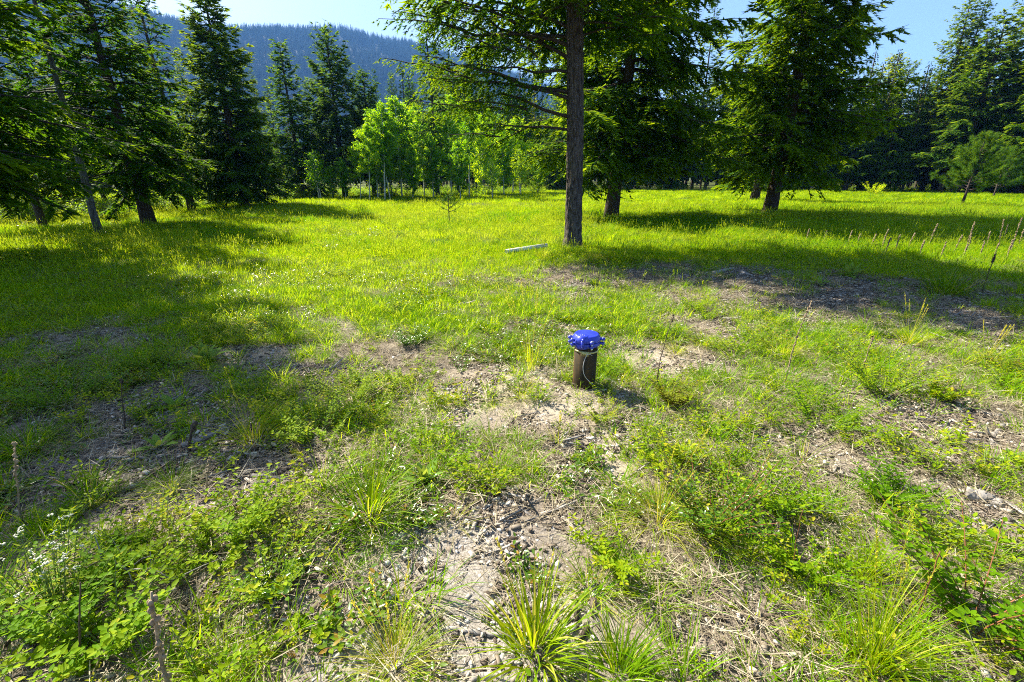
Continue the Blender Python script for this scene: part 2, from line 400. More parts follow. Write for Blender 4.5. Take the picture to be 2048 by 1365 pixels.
# ------------------------------------------------------------------ trees
def branch_sprays(r, O, az, L, a0, droop, up, dens, leaf, mbw, mbf, wood=True, sub=.42, tip=0.0, gap=(0.0, 0.0), wr=.011, kdroop=.22, kink=0.012):
    """boughs leaving the trunk at O: wood into mbw, needle sprays into mbf. All arrays of length n"""
    n = len(O); K = 7; s = np.linspace(0, 1, K)
    h = np.stack([np.cos(az), np.sin(az)], -1)
    wob = (r.random((n, 1)) - .5) * .35
    P = np.zeros((n, K, 3))
    P[..., :2] = O[:, None, :2] + h[:, None] * (L[:, None] * s)[..., None] + np.stack([-h[:, 1], h[:, 0]], -1)[:, None] * (L[:, None] * wob * s ** 2)[..., None]
    P[..., 2] = O[:, None, 2] + L[:, None] * (np.tan(a0)[:, None] * s - droop[:, None] * s ** 2 + up[:, None] * s ** 3)
    if kink: P[:, 1:] += np.cumsum(r.normal(size=(n, K - 1, 3)), 1) * kink * L[:, None, None]
    if wood:
        for k in range(n):
            rr = np.linspace(wr * L[k] + .006, .004, K)
            V, Q, T = tube(P[k], rr, 4, False); mbw.add(V, Q, m=0, tint=.5)
    # side shoots
    cnt = np.maximum(5, (L * dens * 1.5).astype(int)); idx = np.repeat(np.arange(n), cnt); m = len(idx)
    u = gap[0] + (1 - gap[0]) * r.random(m) ** .8
    u = np.clip(u, .05, .99)
    f = u * (K - 1); i0 = np.minimum(f.astype(int), K - 2); w = (f - i0)[:, None]
    B = P[idx, i0] * (1 - w) + P[idx, i0 + 1] * w
    tdir = nrm(P[idx, i0 + 1] - P[idx, i0])
    sd = nrm(np.cross(tdir, np.array([0, 0, 1.])))
    sg = np.where(r.random(m) < .5, -1., 1.)[:, None]
    ang = R(35) + r.random(m) * R(35)
    D2 = tdir * np.cos(ang)[:, None] + sd * sg * np.sin(ang)[:, None]
    D2[:, 2] -= kdroop + r.random(m) * kdroop * 1.4
    D2[:, 2] += (r.random(m) - .5) * .35
    D2 = nrm(D2)
    l2 = np.clip(sub * L[idx] * (1.02 - u) ** .75, .10, 1.1) * (.6 + .7 * r.random(m)) + .06
    # needle sprays along each shoot
    c3 = np.maximum(3, (l2 / leaf[0]).astype(int)); id3 = np.repeat(np.arange(m), c3); q = len(id3)
    v = r.random(q) ** .9
    B3 = B[id3] + D2[id3] * (l2[id3] * v)[:, None]
    B3[:, 2] -= (l2[id3] * v) ** 2 * .35 * (kdroop / .22)
    S3 = nrm(np.cross(D2[id3], np.array([0, 0, 1.])))
    sg3 = np.where(r.random(q) < .5, -1., 1.)[:, None]
    D3 = D2[id3] * .9 + S3 * sg3 * (.35 + .5 * r.random(q))[:, None] + rdir(r, q) * .35
    N3 = np.array([0, 0, 1.]) + rdir(r, q) * .7
    V, T = shards(B3, D3, N3, leaf[1] * (.6 + .8 * r.random(q)), leaf[2] * (.6 + .8 * r.random(q)))
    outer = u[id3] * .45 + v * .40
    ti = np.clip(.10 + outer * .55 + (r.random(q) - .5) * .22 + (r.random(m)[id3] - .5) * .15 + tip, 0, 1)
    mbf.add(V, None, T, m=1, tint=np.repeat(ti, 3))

def trunk_path(r, Ht, lean, az, bend, k=14):
    t = np.linspace(0, 1, k); off = lean * Ht * t + bend * Ht * np.sin(t * math.pi) * .5
    wig = np.cumsum(r.normal(size=(k, 2)) * .012 * Ht / k, 0); wig[0] = 0
    return np.stack([math.cos(az) * off + wig[:, 0], math.sin(az) * off + wig[:, 1], Ht * t], -1)

def on_path(P, z):
    return np.stack([np.interp(z, P[:, 2], P[:, 0]), np.interp(z, P[:, 2], P[:, 1]), z], -1)

def conifer_meshes(seed, Ht, base, Rad, tr, nb=150, droop=.35, up=.22, dens=5.0, leaf=(.055, .14, .045), lean=0.0, laz=0.0, bend=0.0,
                   mats=('firbark', 'fir'), sub=.42, tip=0.04, power=.72, a_lo=-10, a_hi=50, kdroop=.22, dead=0, ragged=.3):
    r = np.random.default_rng(seed)
    P = trunk_path(r, Ht, lean, laz, bend)
    t = P[:, 2] / Ht
    rad = tr * (1 - t) ** .85 + .012; rad[0] *= 1.25
    mt = MB(); Ptr = P.copy(); Ptr[0, 2] -= .25
    V, Q, T = tube(Ptr, rad, 10, True, .10, seed); mt.add(V, Q, T)
    mc = MB()
    lv = nb / 6.0; u = ((np.floor(np.arange(nb) / 6.0) + .5 + r.normal(size=nb) * .16) / lv); u = np.clip(u, 0, 1) ** .92; u = np.clip(u, 0, .985)   # boughs leave in whorls
    z = base + (Ht - base) * u
    az = np.arange(nb) * 2.399963 + r.normal(size=nb) * .45
    L = Rad * (1 - u) ** power * (1 - ragged + ragged * 1.5 * r.random(nb)) * np.clip(.62 + u * 4, 0, 1) + .22
    a0 = R(a_lo) + (R(a_hi) - R(a_lo)) * u ** 1.2 + r.normal(size=nb) * R(6)
    br = droop * (.8 + .4 * r.random(nb)) * (1 - .5 * u)
    O = on_path(P, z)
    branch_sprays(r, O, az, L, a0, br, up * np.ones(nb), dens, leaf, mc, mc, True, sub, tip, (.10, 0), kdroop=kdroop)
    # dead snags under the crown
    for k in range(dead):
        zz = base * (.35 + .65 * r.random()); o = on_path(P, np.array([zz]))[0]; a = r.random() * 6.28; l = Rad * (.25 + .4 * r.random())
        s = np.linspace(0, 1, 5)[:, None]
        pts = o + np.array([math.cos(a), math.sin(a), -.15]) * l * s + np.array([0, 0, -.25]) * l * s ** 2
        V, Q, T = tube(pts, np.linspace(.014, .004, 5), 4, False); mc.add(V, Q, m=0)
        for q in range(5):
            f = .3 + .7 * r.random(); b = o + np.array([math.cos(a), math.sin(a), -.15 - .25 * f]) * l * f
            e = b + rdir(r, 1)[0] * l * .3 - np.array([0, 0, l * .1])
            V, Q, T = tube(np.stack([b, (b + e) / 2, e]), [.006, .004, .002], 3, False); mc.add(V, Q, m=0)
    return mt.mesh('trunk', M[mats[0]], True), mc.mesh('crown', [M[mats[0]], M[mats[1]]])

def tree(name, meshes, p, label, cat='tree', group=None, rz=0.0, s=1.0, sz=None):
    o = empty(name, g3(p), rz); o.scale = (s, s, s if sz is None else sz)
    link('trunk', meshes[0], o); link('crown', meshes[1], o)
    return tag(o, label, cat, group)

# --- the tall fir in front, trunk and big limbs modelled one by one
def front_fir():
    p = at(1146, 497); r = np.random.default_rng(101)
    o = empty('fir_tree', g3(p))
    tag(o, 'tall grey-barked fir with bare lower trunk standing alone behind the blue-capped pipe', 'tree')
    Ht = 17.0; k, sd = 150, 44
    zz = np.concatenate([np.linspace(-.25, 6.5, 110), np.linspace(6.8, Ht, 40)])
    cx = -.035 * zz + .02 * np.sin(zz * .8); cyy = .02 * np.sin(zz * 1.1)
    rad = .165 * np.clip(1 - zz / Ht, 0, 1) ** .6 + .010 + .09 * np.exp(-np.clip(zz, 0, 9) / .18)
    th = np.arange(sd) * 2 * math.pi / sd
    TH, Z = np.meshgrid(th, zz)
    # plates of bark between furrows, running up the trunk
    a = np.cos(TH); b = np.sin(TH)
    f1 = vnoise(a * 5.5 + 40, b * 5.5 + Z * 2.6, 3) ; f2 = vnoise(a * 11 + 9, b * 11 + Z * 6, 4); f3 = vnoise(TH * 14 / 6.283 * 2, Z * 3.2, 8)
    ridge_ = np.abs(f1 - .5) * 2
    dr = (sstep(.05, .40, ridge_) * .034 - .014 + (f2 - .5) * .022 + (f3 - .5) * .012) * np.clip(1.15 - Z / Ht, .2, 1)
    RR = rad[:, None] * (1 + .05 * np.sin(TH * 3 + 1) * np.exp(-np.clip(Z, 0, 9))) + dr
    V = np.stack([cx[:, None] + RR * a, cyy[:, None] + RR * b, Z], -1).reshape(-1, 3)
    i = np.arange(k - 1)[:, None] * sd; j = np.arange(sd)[None]; jn = (j + 1) % sd
    Q = np.stack([i + j, i + jn, i + sd + jn, i + sd + j], -1).reshape(-1, 4)
    mt = MB(); mt.add(V, Q); mt.build('trunk', M['bark'], o, True)
    # big lower limbs: height, direction (0 = to the right, 180 = to the left), length, rise, droop
    limbs = [(2.72, 184, 2.9, 14, .26), (2.50, 172, 2.3, 10, .34), (3.20, 178, 3.4, 14, .12), (3.05, 196, 3.0, 16, .22), (3.75, 170, 3.2, 22, .16), (3.55, 205, 2.5, 18, .25), (4.0, 188, 3.5, 20, .14),
             (4.3, 160, 2.8, 20, .2), (4.6, 210, 2.9, 22, .2), (2.05, 183, .9, 2, .15), (4.2, 20, 1.8, 12, .3), (4.4, -12, 2.0, 14, .3), (4.5, 50, 2.2, 15, .25), (4.3, 100, 2.2, 12, .2),
             (4.2, 130, 2.6, 10, .2), (4.5, 255, 2.0, 10, .3), (4.6, 300, 2.2, 14, .3)]
    for z, a, l, rise, dr_ in limbs:
        ml = MB(); O = np.array([[np.interp(z, zz, cx), np.interp(z, zz, cyy), z]])
        branch_sprays(r, O, np.array([R(a)]), np.array([l]), np.array([R(rise)]), np.array([dr_]), np.array([.05]), 11, (.020, .075, .028), ml, ml, True, .30, .12, (.20, 0), wr=.011, kdroop=.34, kink=.03)
        # forking side limbs
        for q in range(3):
            f = .35 + .18 * q; az2 = R(a + (-1) ** q * (28 + 10 * r.random())); h = np.array([math.cos(R(a)), math.sin(R(a)), 0])
            B = O + h * l * f + np.array([0, 0, l * (math.tan(R(rise)) * f - dr_ * f * f)])
            branch_sprays(r, B, np.array([az2]), np.array([l * (.72 - .35 * f)]), np.array([R(rise * .6)]), np.array([.15]), np.array([.05]), 11, (.020, .075, .028), ml, ml, True, .4, .12, (.1, 0), kdroop=.3)
        ml.build('limb', [M['firbark'], M['fir']], o)
    mc = MB(); nb = 170; u = np.linspace(0, .98, nb); z = 4.7 + (Ht - 4.7) * u
    O = np.stack([np.interp(z, zz, cx), np.interp(z, zz, cyy), z], -1)
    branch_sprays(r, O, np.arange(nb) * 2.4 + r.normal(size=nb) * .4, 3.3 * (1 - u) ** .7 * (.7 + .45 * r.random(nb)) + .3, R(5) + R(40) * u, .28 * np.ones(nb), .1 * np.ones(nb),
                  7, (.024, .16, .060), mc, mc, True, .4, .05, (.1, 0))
    mc.build('crown', [M['firbark'], M['fir']], o)
front_fir()

LF = (.024, .17, .060); LM = (.027, .20, .075); LS = (.032, .23, .085)
def fir(seed, **k): return conifer_meshes(seed, **k)

# --- the trees of the meadow's edge, one by one: (name, base px, base py, label, mesh arguments)
edge = [
 ('fir_tree', (-60, 522), 'dark fir at the picture edge reaching sunlit boughs over the meadow', dict(seed=1, Ht=10.0, base=1.7, Rad=2.9, power=.55, tr=.24, nb=200, dens=6.5, leaf=LF, tip=.20, droop=.34, sub=.36)),
 ('fir_tree', (-215, 559), 'young fir at the picture edge, only its bough tips in view', dict(seed=24, Ht=8.4, base=1.5, Rad=2.1, tr=.14, nb=140, dens=6.5, leaf=LF, tip=.2, power=.6)),
 ('fir_tree', (200, 469), 'fir with a slim pale weathered trunk at the meadow edge', dict(seed=2, Ht=8.5, base=2.6, Rad=1.5, tr=.085, nb=90, dens=5, leaf=LF, lean=.02, laz=0, mats=('greybark', 'fir'), dead=8)),
 ('fir_tree', (299, 450), 'broad dark fir with leaning dark trunk shading the grass beside it', dict(seed=3, Ht=8.6, base=1.3, Rad=2.3, tr=.21, nb=180, dens=6, leaf=LF, tip=.03, lean=-.02)),
 ('fir_tree', (386, 426), 'slim fir with drooping boughs between two broader dark firs', dict(seed=4, Ht=8.6, base=1.2, Rad=1.7, tr=.15, nb=120, dens=5.5, leaf=LF, droop=.5, lean=-.03)),
 ('fir_tree', (491, 419), 'tall dense fir in front of the ridge, its tip at the top edge', dict(seed=5, Ht=0, base=.8, Rad=2.5, tr=.22, nb=200, dens=7.5, leaf=LS, tip=.02, mats=('firbark', 'firblue'), topy=-14, power=.7)),
 ('fir_tree', (516, 413), 'thin fir trunk close beside the tall dense fir', dict(seed=6, Ht=7, base=1.3, Rad=1.6, tr=.11, nb=80, dens=5, leaf=LS, mats=('firbark', 'firblue'))),
 ('spruce_tree', (607, 400), 'narrow dark spire-shaped spruce left of the young aspen', dict(seed=7, Ht=0, base=.3, Rad=2.1, tr=.16, nb=150, dens=7, leaf=LS, mats=('firbark', 'fir'), topy=94)),
 ('larch_tree', (692, 398), 'pale feathery larch rising behind the aspen grove', dict(seed=8, Ht=0, base=1.6, Rad=3.4, tr=.19, nb=150, dens=6.5, leaf=LS, tip=.14, mats=('firbark', 'firblue'), topy=70, a_lo=5, a_hi=55)),
 ('fir_tree', (750, 396), 'dusky fir half hidden behind the larch', dict(seed=9, Ht=0, base=2.0, Rad=2.6, tr=.16, nb=110, dens=6.5, leaf=LS, tip=.12, mats=('firbark', 'firblue'), topy=150)),
 ('spruce_tree', (876, 397), 'half-dead thin spruce with bare grey lower twigs before the aspens', dict(seed=10, Ht=0, base=2.6, Rad=1.75, tr=.14, nb=120, dens=5.5, leaf=LS, droop=.3, up=.1, mats=('firbark', 'firblue'), topy=34, lean=-.02, bend=.02, dead=34, ragged=.5)),
 ('fir_tree', (1222, 437), 'massive dark fir just behind the tall grey-barked trunk', dict(seed=11, Ht=16, base=2.1, Rad=3.9, tr=.25, nb=230, dens=7.5, leaf=LM, ragged=.45, tip=.06, lean=.005, bend=.03)),
 ('fir_tree', (1538, 434), 'massive dark fir with leaning trunk casting a long shadow strip', dict(seed=12, Ht=15, base=1.9, Rad=3.6, tr=.25, nb=216, dens=7.5, leaf=LM, ragged=.45, tip=.05, lean=.015, droop=.28, up=.2)),
 ('fir_tree', (1508, 402), 'fir with short leaning trunk seen behind the massive leaning fir', dict(seed=13, Ht=13, base=1.6, Rad=3.3, tr=.26, nb=150, dens=5.5, leaf=LF, lean=.04, tip=.08)),
 ('fir_tree', (1722, 384), 'medium olive-green fir with a rounded top by the gravel drive', dict(seed=14, Ht=0, base=1.1, Rad=3.6, tr=.22, nb=170, dens=5, leaf=LS, tip=.30, topy=118, power=.6, lean=.01)),
 ('fir_tree', (1842, 386), 'tall windswept fir leaning over, first of a leaning pair', dict(seed=15, Ht=0, base=3.0, Rad=3.4, tr=.22, nb=190, dens=5, leaf=LS, tip=.22, topy=-4, power=.65, lean=-.03, bend=.02, dead=14)),
 ('fir_tree', (1865, 386), 'tall windswept fir leaning over, second of a leaning pair', dict(seed=16, Ht=0, base=3.5, Rad=2.9, tr=.20, nb=160, dens=5, leaf=LS, tip=.18, topy=-2, lean=-.02, dead=8)),
 ('fir_tree', (2035, 392), 'broad bright fir at the edge behind the young pine', dict(seed=17, Ht=16, base=1.4, Rad=4.6, tr=.30, nb=200, dens=5, leaf=LS, tip=.28, droop=.25, up=.22)),
 ('fir_tree', (1968, 389), 'tall bright fir filling the corner above the young pine', dict(seed=23, Ht=0, base=1.0, Rad=4.4, tr=.26, nb=200, dens=5, leaf=LS, tip=.28, topy=-40, power=.6, lean=-.03, droop=.25)),
 ('spruce_tree', (1383, 380), 'slender spruce with bare trunk in the gap between the massive firs', dict(seed=18, Ht=0, base=3.0, Rad=2.3, tr=.17, nb=140, dens=5, leaf=LS, topy=-20, mats=('firbark', 'firblue'))),
 ('spruce_tree', (1440, 380), 'spire-shaped spruce in the gap, the nearer to the leaning fir', dict(seed=19, Ht=0, base=1.5, Rad=2.1, tr=.16, nb=140, dens=5, leaf=LS, topy=52)),
 ('spruce_tree', (1475, 381), 'spire-shaped spruce half covered by the leaning fir', dict(seed=20, Ht=0, base=1.2, Rad=2.2, tr=.16, nb=140, dens=5, leaf=LS, topy=55, tip=.05)),
 ('fir_tree', (88, 455), 'small dark fir deep in the shade at the picture edge', dict(seed=21, Ht=7, base=2.0, Rad=1.8, tr=.10, nb=110, dens=5, leaf=LF, lean=-.02)),
 ('fir_tree', (1110, 384), 'bright yellow-green fir showing behind the bare grey trunk', dict(seed=22, Ht=9.5, base=.6, Rad=3.2, tr=.17, nb=150, dens=5, leaf=LS, tip=.28)),
]
EDGE = {}
for k, (nm, (px, py), lab, kw) in enumerate(edge):
    p = at(px, py); kw = dict(kw)
    ty = kw.pop('topy', None)
    if ty is not None: kw['Ht'] = top_z(p, ty)
    ms = conifer_meshes(**kw); EDGE[kw['seed']] = (ms, kw['Ht'])
    tree(nm, ms, p, lab)

# --- the wood behind: copies of those trees, each standing on its own
r = np.random.default_rng(55); back = []
spots = [(-60, 430), (20, 432), (140, 425), (215, 418), (260, 414), (340, 408), (420, 402), (455, 400), (545, 396), (570, 394), (640, 391), (668, 389), (735, 386), (770, 384), (800, 383), (835, 383),
         (905, 382), (935, 381), (960, 380), (990, 380), (1020, 379), (1050, 379), (1085, 378), (1140, 378), (1180, 378), (1215, 377), (1260, 377), (1300, 376), (1330, 377), (1350, 376), (1410, 376),
         (1470, 376), (1520, 375), (1580, 375), (1610, 375), (1650, 375), (1690, 374), (1760, 374), (1800, 375), (1880, 375), (1910, 376), (1960, 376), (2000, 377), (2040, 377), (2080, 378)]
tops = {640: 165, 668: 175, 735: 160, 755: 140, 770: 142, 800: 150, 835: 170, 905: 130, 935: 150, 960: 160, 990: 170, 1020: 165, 1050: 190, 1085: 200, 545: 140, 570: 175, 455: 150, 420: 130,
        1760: 130, 1800: 170, 1690: 150, 1880: 60, 1910: 40, 1650: 140}
src = [5, 7, 10, 14, 16, 18, 19, 8, 9]
WOOD = [(300, 'dark conifer crowded behind the broad fir and the pale slim trunk', 'conifers behind the broad fir'), (600, 'dark conifer in the wood behind the tall dense fir', 'conifers behind the tall dense fir'),
        (830, 'conifer rising behind the larch and the white-trunked aspens', 'conifers behind the aspen trunks'), (1090, 'conifer at the back of the bright aspen row', 'conifers behind the bright aspens'),
        (1370, 'dark conifer behind the massive fir and the bare grey trunk', 'conifers behind the massive fir'), (1660, 'dark conifer in the wood behind the massive leaning fir', 'conifers behind the leaning fir'),
        (9999, 'dark conifer in the wood behind the olive-green fir and the windswept pair', 'conifers behind the windswept pair')]
for px, py in spots:
    p = at(px, py); d = np.hypot(p[0], p[1])
    if 640 <= px <= 1100: p = p * 64 / d
    elif d > 62: p = p * 62 / d
    sid = int(r.choice(src)); ms, ht = EDGE[sid]
    Hh = top_z(p, tops.get(px, 60 + r.random() * 90)); s = Hh / ht
    lab, grp = [z for z in WOOD if px <= z[0]][0][1:]
    tree('conifer', ms, p, lab, 'tree', grp, r.random() * 6.28, s * (.75 + .35 * r.random()), s)

# --- aspens
def aspen_meshes(seed, Ht, base, Rad, tr, nleaf=5200, ls=.085, lean=0.0, stems=1):
    r = np.random.default_rng(seed); mt = MB(); mc = MB()
    for q in range(stems):
        a = r.random() * 6.28; P = trunk_path(r, Ht * (1 - .12 * q), .02 + .05 * r.random(), a, .02)
        P[:, :2] += (r.random(2) - .5) * .5 * (q > 0)
        P[0, 2] -= .15
        V, Q, T = tube(P, np.linspace(tr, .008, len(P)), 8, True); mt.add(V, Q, T)
        nb = 46; u = np.linspace(0, 1, nb); z = base + (Ht * (1 - .12 * q) - base) * u; O = on_path(P, z * .985)
        az = np.arange(nb) * 2.4 + r.normal(size=nb) * .5
        L = Rad * (np.sin(np.clip(u * .86 + .16, 0, 1) * math.pi) ** .8) * (.25 + .95 * r.random(nb)) + .12
        el = R(25) + r.random(nb) * R(35)
        D = np.stack([np.cos(az) * np.cos(el), np.sin(az) * np.cos(el), np.sin(el)], -1)
        for k in range(nb):
            s = np.linspace(0, 1, 4)[:, None]; pts = O[k] + D[k] * L[k] * s - np.array([0, 0, .15]) * L[k] * s ** 2
            V, Q, T = tube(pts, np.linspace(.006 + .006 * L[k], .003, 4), 3, False); mc.add(V, Q, m=0)
        n = nleaf // stems; k = r.choice(nb, n, p=L / L.sum()); f = .35 + .7 * r.random(n)
        # leaves gather in twigs' ends
        cl = rdir(r, nb * 9).reshape(nb, 9, 3); c = cl[k, r.integers(0, 9, n)] * (.06 + .20 * L[k])[:, None]
        B = O[k] + D[k] * (L[k] * f)[:, None] - np.array([0, 0, .15]) * (L[k] * f * f)[:, None] + c * f[:, None] + r.normal(size=(n, 3)) * .06
        V, Q = rhombs(B, rdir(r, n) + np.array([0, 0, -.4]), rdir(r, n) + np.array([0, 0, .5]), ls * (.7 + .6 * r.random(n)), ls * .85 * (.7 + .6 * r.random(n)))
        hz = (B[:, 2] - base) / (Ht - base)
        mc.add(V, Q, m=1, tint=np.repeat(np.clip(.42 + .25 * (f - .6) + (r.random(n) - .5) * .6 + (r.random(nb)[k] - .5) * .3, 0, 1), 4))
    return mt.mesh('trunk', M['aspenbark'], True), mc.mesh('crown', [M['aspenbark'], M['aspen']])

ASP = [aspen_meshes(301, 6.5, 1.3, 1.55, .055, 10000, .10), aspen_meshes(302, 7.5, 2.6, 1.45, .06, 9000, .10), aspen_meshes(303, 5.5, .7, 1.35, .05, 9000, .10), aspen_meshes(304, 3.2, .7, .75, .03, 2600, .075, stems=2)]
AH = [6.5, 7.5, 5.5, 3.2]
asp = [(3, 643, 404, 305, 'young yellow-green aspen standing apart before the dark spruces'), (1, 722, 405, 285, 'aspen with slanting white trunk, outermost of the pale grove'),
       (1, 740, 407, 250, 'second white-trunked aspen of the grove behind the larch'), (0, 757, 404, 228, 'white-trunked aspen in the middle of the trunk cluster'),
       (1, 770, 406, 205, 'straight white-trunked aspen in the trunk cluster'), (1, 781, 405, 262, 'white-trunked aspen at the inner end of the trunk cluster'),
       (2, 693, 402, 318, 'low dark green aspen filling the gap beside the grove'), (0, 805, 399, 195, 'tall yellow-green aspen behind the trunk cluster'),
       (2, 826, 403, 296, 'small aspen with thin white trunk beside the half-dead spruce'), (0, 850, 396, 225, 'bright aspen crown just behind the half-dead spruce'),
       (0, 903, 398, 232, 'bright yellow-green aspen beside the half-dead spruce'), (1, 938, 396, 205, 'full bright aspen in the middle of the far meadow edge'),
       (2, 968, 394, 248, 'aspen with drooping bright top at the far meadow edge'), (2, 1008, 393, 258, 'pointed bright aspen near the bare grey trunk'),
       (0, 915, 389, 190, 'tall aspen rising at the back of the bright row'), (3, 1040, 391, 300, 'small pointed aspen at the end of the bright row'),
       (2, 665, 402, 335, 'short dark aspen between the young yellow aspen and the grove'), (0, 880, 390, 205, 'aspen with thin bright top at the back of the half-dead spruce'),
       (1, 985, 388, 215, 'tall thin aspen between the drooping and the pointed aspen'), (2, 1075, 389, 292, 'broad low aspen next to the bare grey trunk'), (0, 785, 397, 225, 'wide aspen showing between the trunk cluster and the half-dead spruce'),
       (2, 868, 401, 270, 'low leafy aspen at the foot of the half-dead spruce'), (2, 922, 402, 285, 'low bright aspen before the full bright aspen'), (0, 955, 391, 222, 'aspen filling the back of the drooping one'),
       (3, 985, 399, 318, 'bushy young aspen near the pine sapling'), (2, 760, 400, 300, 'shaded low aspen among the white trunks'), (0, 1025, 389, 235, 'tall aspen half covered by the front fir limbs'), (0, 835, 392, 210, 'yellow aspen top right behind the half-dead spruce')]
r = np.random.default_rng(77)
for v, px, py, ty, lab in asp:
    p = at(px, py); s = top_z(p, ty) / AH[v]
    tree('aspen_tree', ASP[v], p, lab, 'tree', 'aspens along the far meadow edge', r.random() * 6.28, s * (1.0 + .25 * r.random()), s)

# --- pines: a young ponderosa and two saplings
def pine_meshes(seed, Ht, base, Rad, tr, nb, tuft=38, nl=.17, lean=0., w=.006):
    r = np.random.default_rng(seed); mt = MB(); mc = MB()
    P = trunk_path(r, Ht, lean, 0, 0); P[0, 2] -= .1
    V, Q, T = tube(P, np.linspace(tr, .010, len(P)), 8, True, .08, seed); mt.add(V, Q, T)
    B, D = [], []
    for k in range(nb):
        u = k / nb; z = base + (Ht - base) * u * .97; o = on_path(P, np.array([z]))[0]; a = k * 2.4 + r.normal() * .4
        L = Rad * (1 - u) ** .8 * (.6 + .6 * r.random()) + .12; s = np.linspace(0, 1, 6)[:, None]
        rise = .15 + .6 * u
        pts = o + np.array([math.cos(a), math.sin(a), rise]) * L * s + np.array([0, 0, .25]) * L * s ** 2
        V, Q, T = tube(pts, np.linspace(.008 + .01 * L, .005, 6), 5, False); mc.add(V, Q, m=0)
        for f in np.linspace(.4, 1, max(2, int(L * 6))):
            i = f * 5; i0 = min(int(i), 4); b = pts[i0] * (1 - (i - i0)) + pts[i0 + 1] * (i - i0); d = nrm(pts[i0 + 1] - pts[i0])
            B.append(b); D.append(d)
            if f < .98: B.append(b + rdir(r, 1)[0] * .12 * L); D.append(nrm(d + rdir(r, 1)[0] * .8))
    B.append(P[-1]); D.append(np.array([0, 0, 1.]))
    B = np.array(B); D = np.array(D); n = len(B); idx = np.repeat(np.arange(n), tuft); q = len(idx)
    dd_ = nrm(D[idx] * .75 + rdir(r, q) * .8); b = B[idx] + D[idx] * (r.random(q) * .08)[:, None]
    V, Q = rhombs(b, dd_, rdir(r, q), nl * (.7 + .5 * r.random(q)), w)
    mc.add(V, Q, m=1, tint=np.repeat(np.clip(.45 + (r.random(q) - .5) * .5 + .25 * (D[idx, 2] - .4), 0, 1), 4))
    return mt.mesh('trunk', M['firbark'], True), mc.mesh('crown', [M['firbark'], M['pine']])
p = at(1924, 409); hh = top_z(p, 268)
tree('pine_tree', pine_meshes(401, hh, .75, 1.5, .075, 52, 60, .21, .03, .012), p, 'young bright green pine with long needles standing out in the meadow', 'tree')
p = at(1985, 398); hh = top_z(p, 300)
tree('pine_tree', pine_meshes(404, hh, .7, 1.3, .06, 40, 56, .21, .02, .012), p, 'smaller bushy pine just behind the young long-needled pine', 'tree')
p = at(899, 446); hh = top_z(p, 378)
tree('pine_sapling', pine_meshes(402, hh, .42, .30, .020, 15, 30, .10, 0, .008), p, 'knee-high scraggly pine sapling alone in the middle of the meadow', 'tree')
p = at(946, 392); hh = top_z(p, 330)
tree('pine_sapling', pine_meshes(403, hh, .4, .9, .04, 26, 40, .17, 0, .012), p, 'bushy pine sapling at the foot of the bright aspens', 'tree')
p = at(1040, 388); hh = top_z(p, 290)
tree('pine_sapling', pine_meshes(405, hh, .5, 1.3, .05, 34, 44, .18, 0, .014), p, 'taller pine sapling beside the bush near the bare grey trunk', 'tree')

# ------------------------------------------------------------------ scattered cover nobody could count (kind = stuff)
def scatter(name, protos, P, rot, scl, idx, label):
    pc = bpy.data.collections.new(name + '_sources')
    for k, me in enumerate(protos):
        pc.objects.link(bpy.data.objects.new('%s_source_%02d' % (name, k), me))
    me = bpy.data.meshes.new(name); n = len(P)
    me.vertices.add(n); me.vertices.foreach_set('co', np.asarray(P, np.float32).ravel())
    for nm, ty, arr in (('rot', 'FLOAT_VECTOR', rot), ('scl', 'FLOAT', scl), ('idx', 'INT', idx)):
        a = me.attributes.new(nm, ty, 'POINT')
        a.data.foreach_set('vector' if ty == 'FLOAT_VECTOR' else 'value', np.asarray(arr, np.int32 if ty == 'INT' else np.float32).ravel())
    o = link(name, me); tag(o, label, name.replace('_', ' ').split()[-1], kind='stuff')
    ng = bpy.data.node_groups.new(name + '_nodes', 'GeometryNodeTree')
    ng.interface.new_socket('Geometry', in_out='INPUT', socket_type='NodeSocketGeometry')
    ng.interface.new_socket('Geometry', in_out='OUTPUT', socket_type='NodeSocketGeometry')
    N, L = ng.nodes, ng.links
    gi, go = N.new('NodeGroupInput'), N.new('NodeGroupOutput')
    ci = N.new('GeometryNodeCollectionInfo'); ci.inputs['Collection'].default_value = pc
    ci.inputs['Separate Children'].default_value = True; ci.inputs['Reset Children'].default_value = True
    ip = N.new('GeometryNodeInstanceOnPoints'); ip.inputs['Pick Instance'].default_value = True
    def na(nm, ty):
        a = N.new('GeometryNodeInputNamedAttribute'); a.data_type = ty; a.inputs['Name'].default_value = nm; return a.outputs['Attribute']
    er = N.new('FunctionNodeEulerToRotation'); L.new(na('rot', 'FLOAT_VECTOR'), er.inputs[0])
    L.new(gi.outputs[0], ip.inputs['Points']); L.new(ci.outputs[0], ip.inputs['Instance']); L.new(na('idx', 'INT'), ip.inputs['Instance Index'])
    L.new(er.outputs[0], ip.inputs['Rotation']); L.new(na('scl', 'FLOAT'), ip.inputs['Scale']); L.new(ip.outputs[0], go.inputs[0])
    md = o.modifiers.new('scatter', 'NODES'); md.node_group = ng
    return o

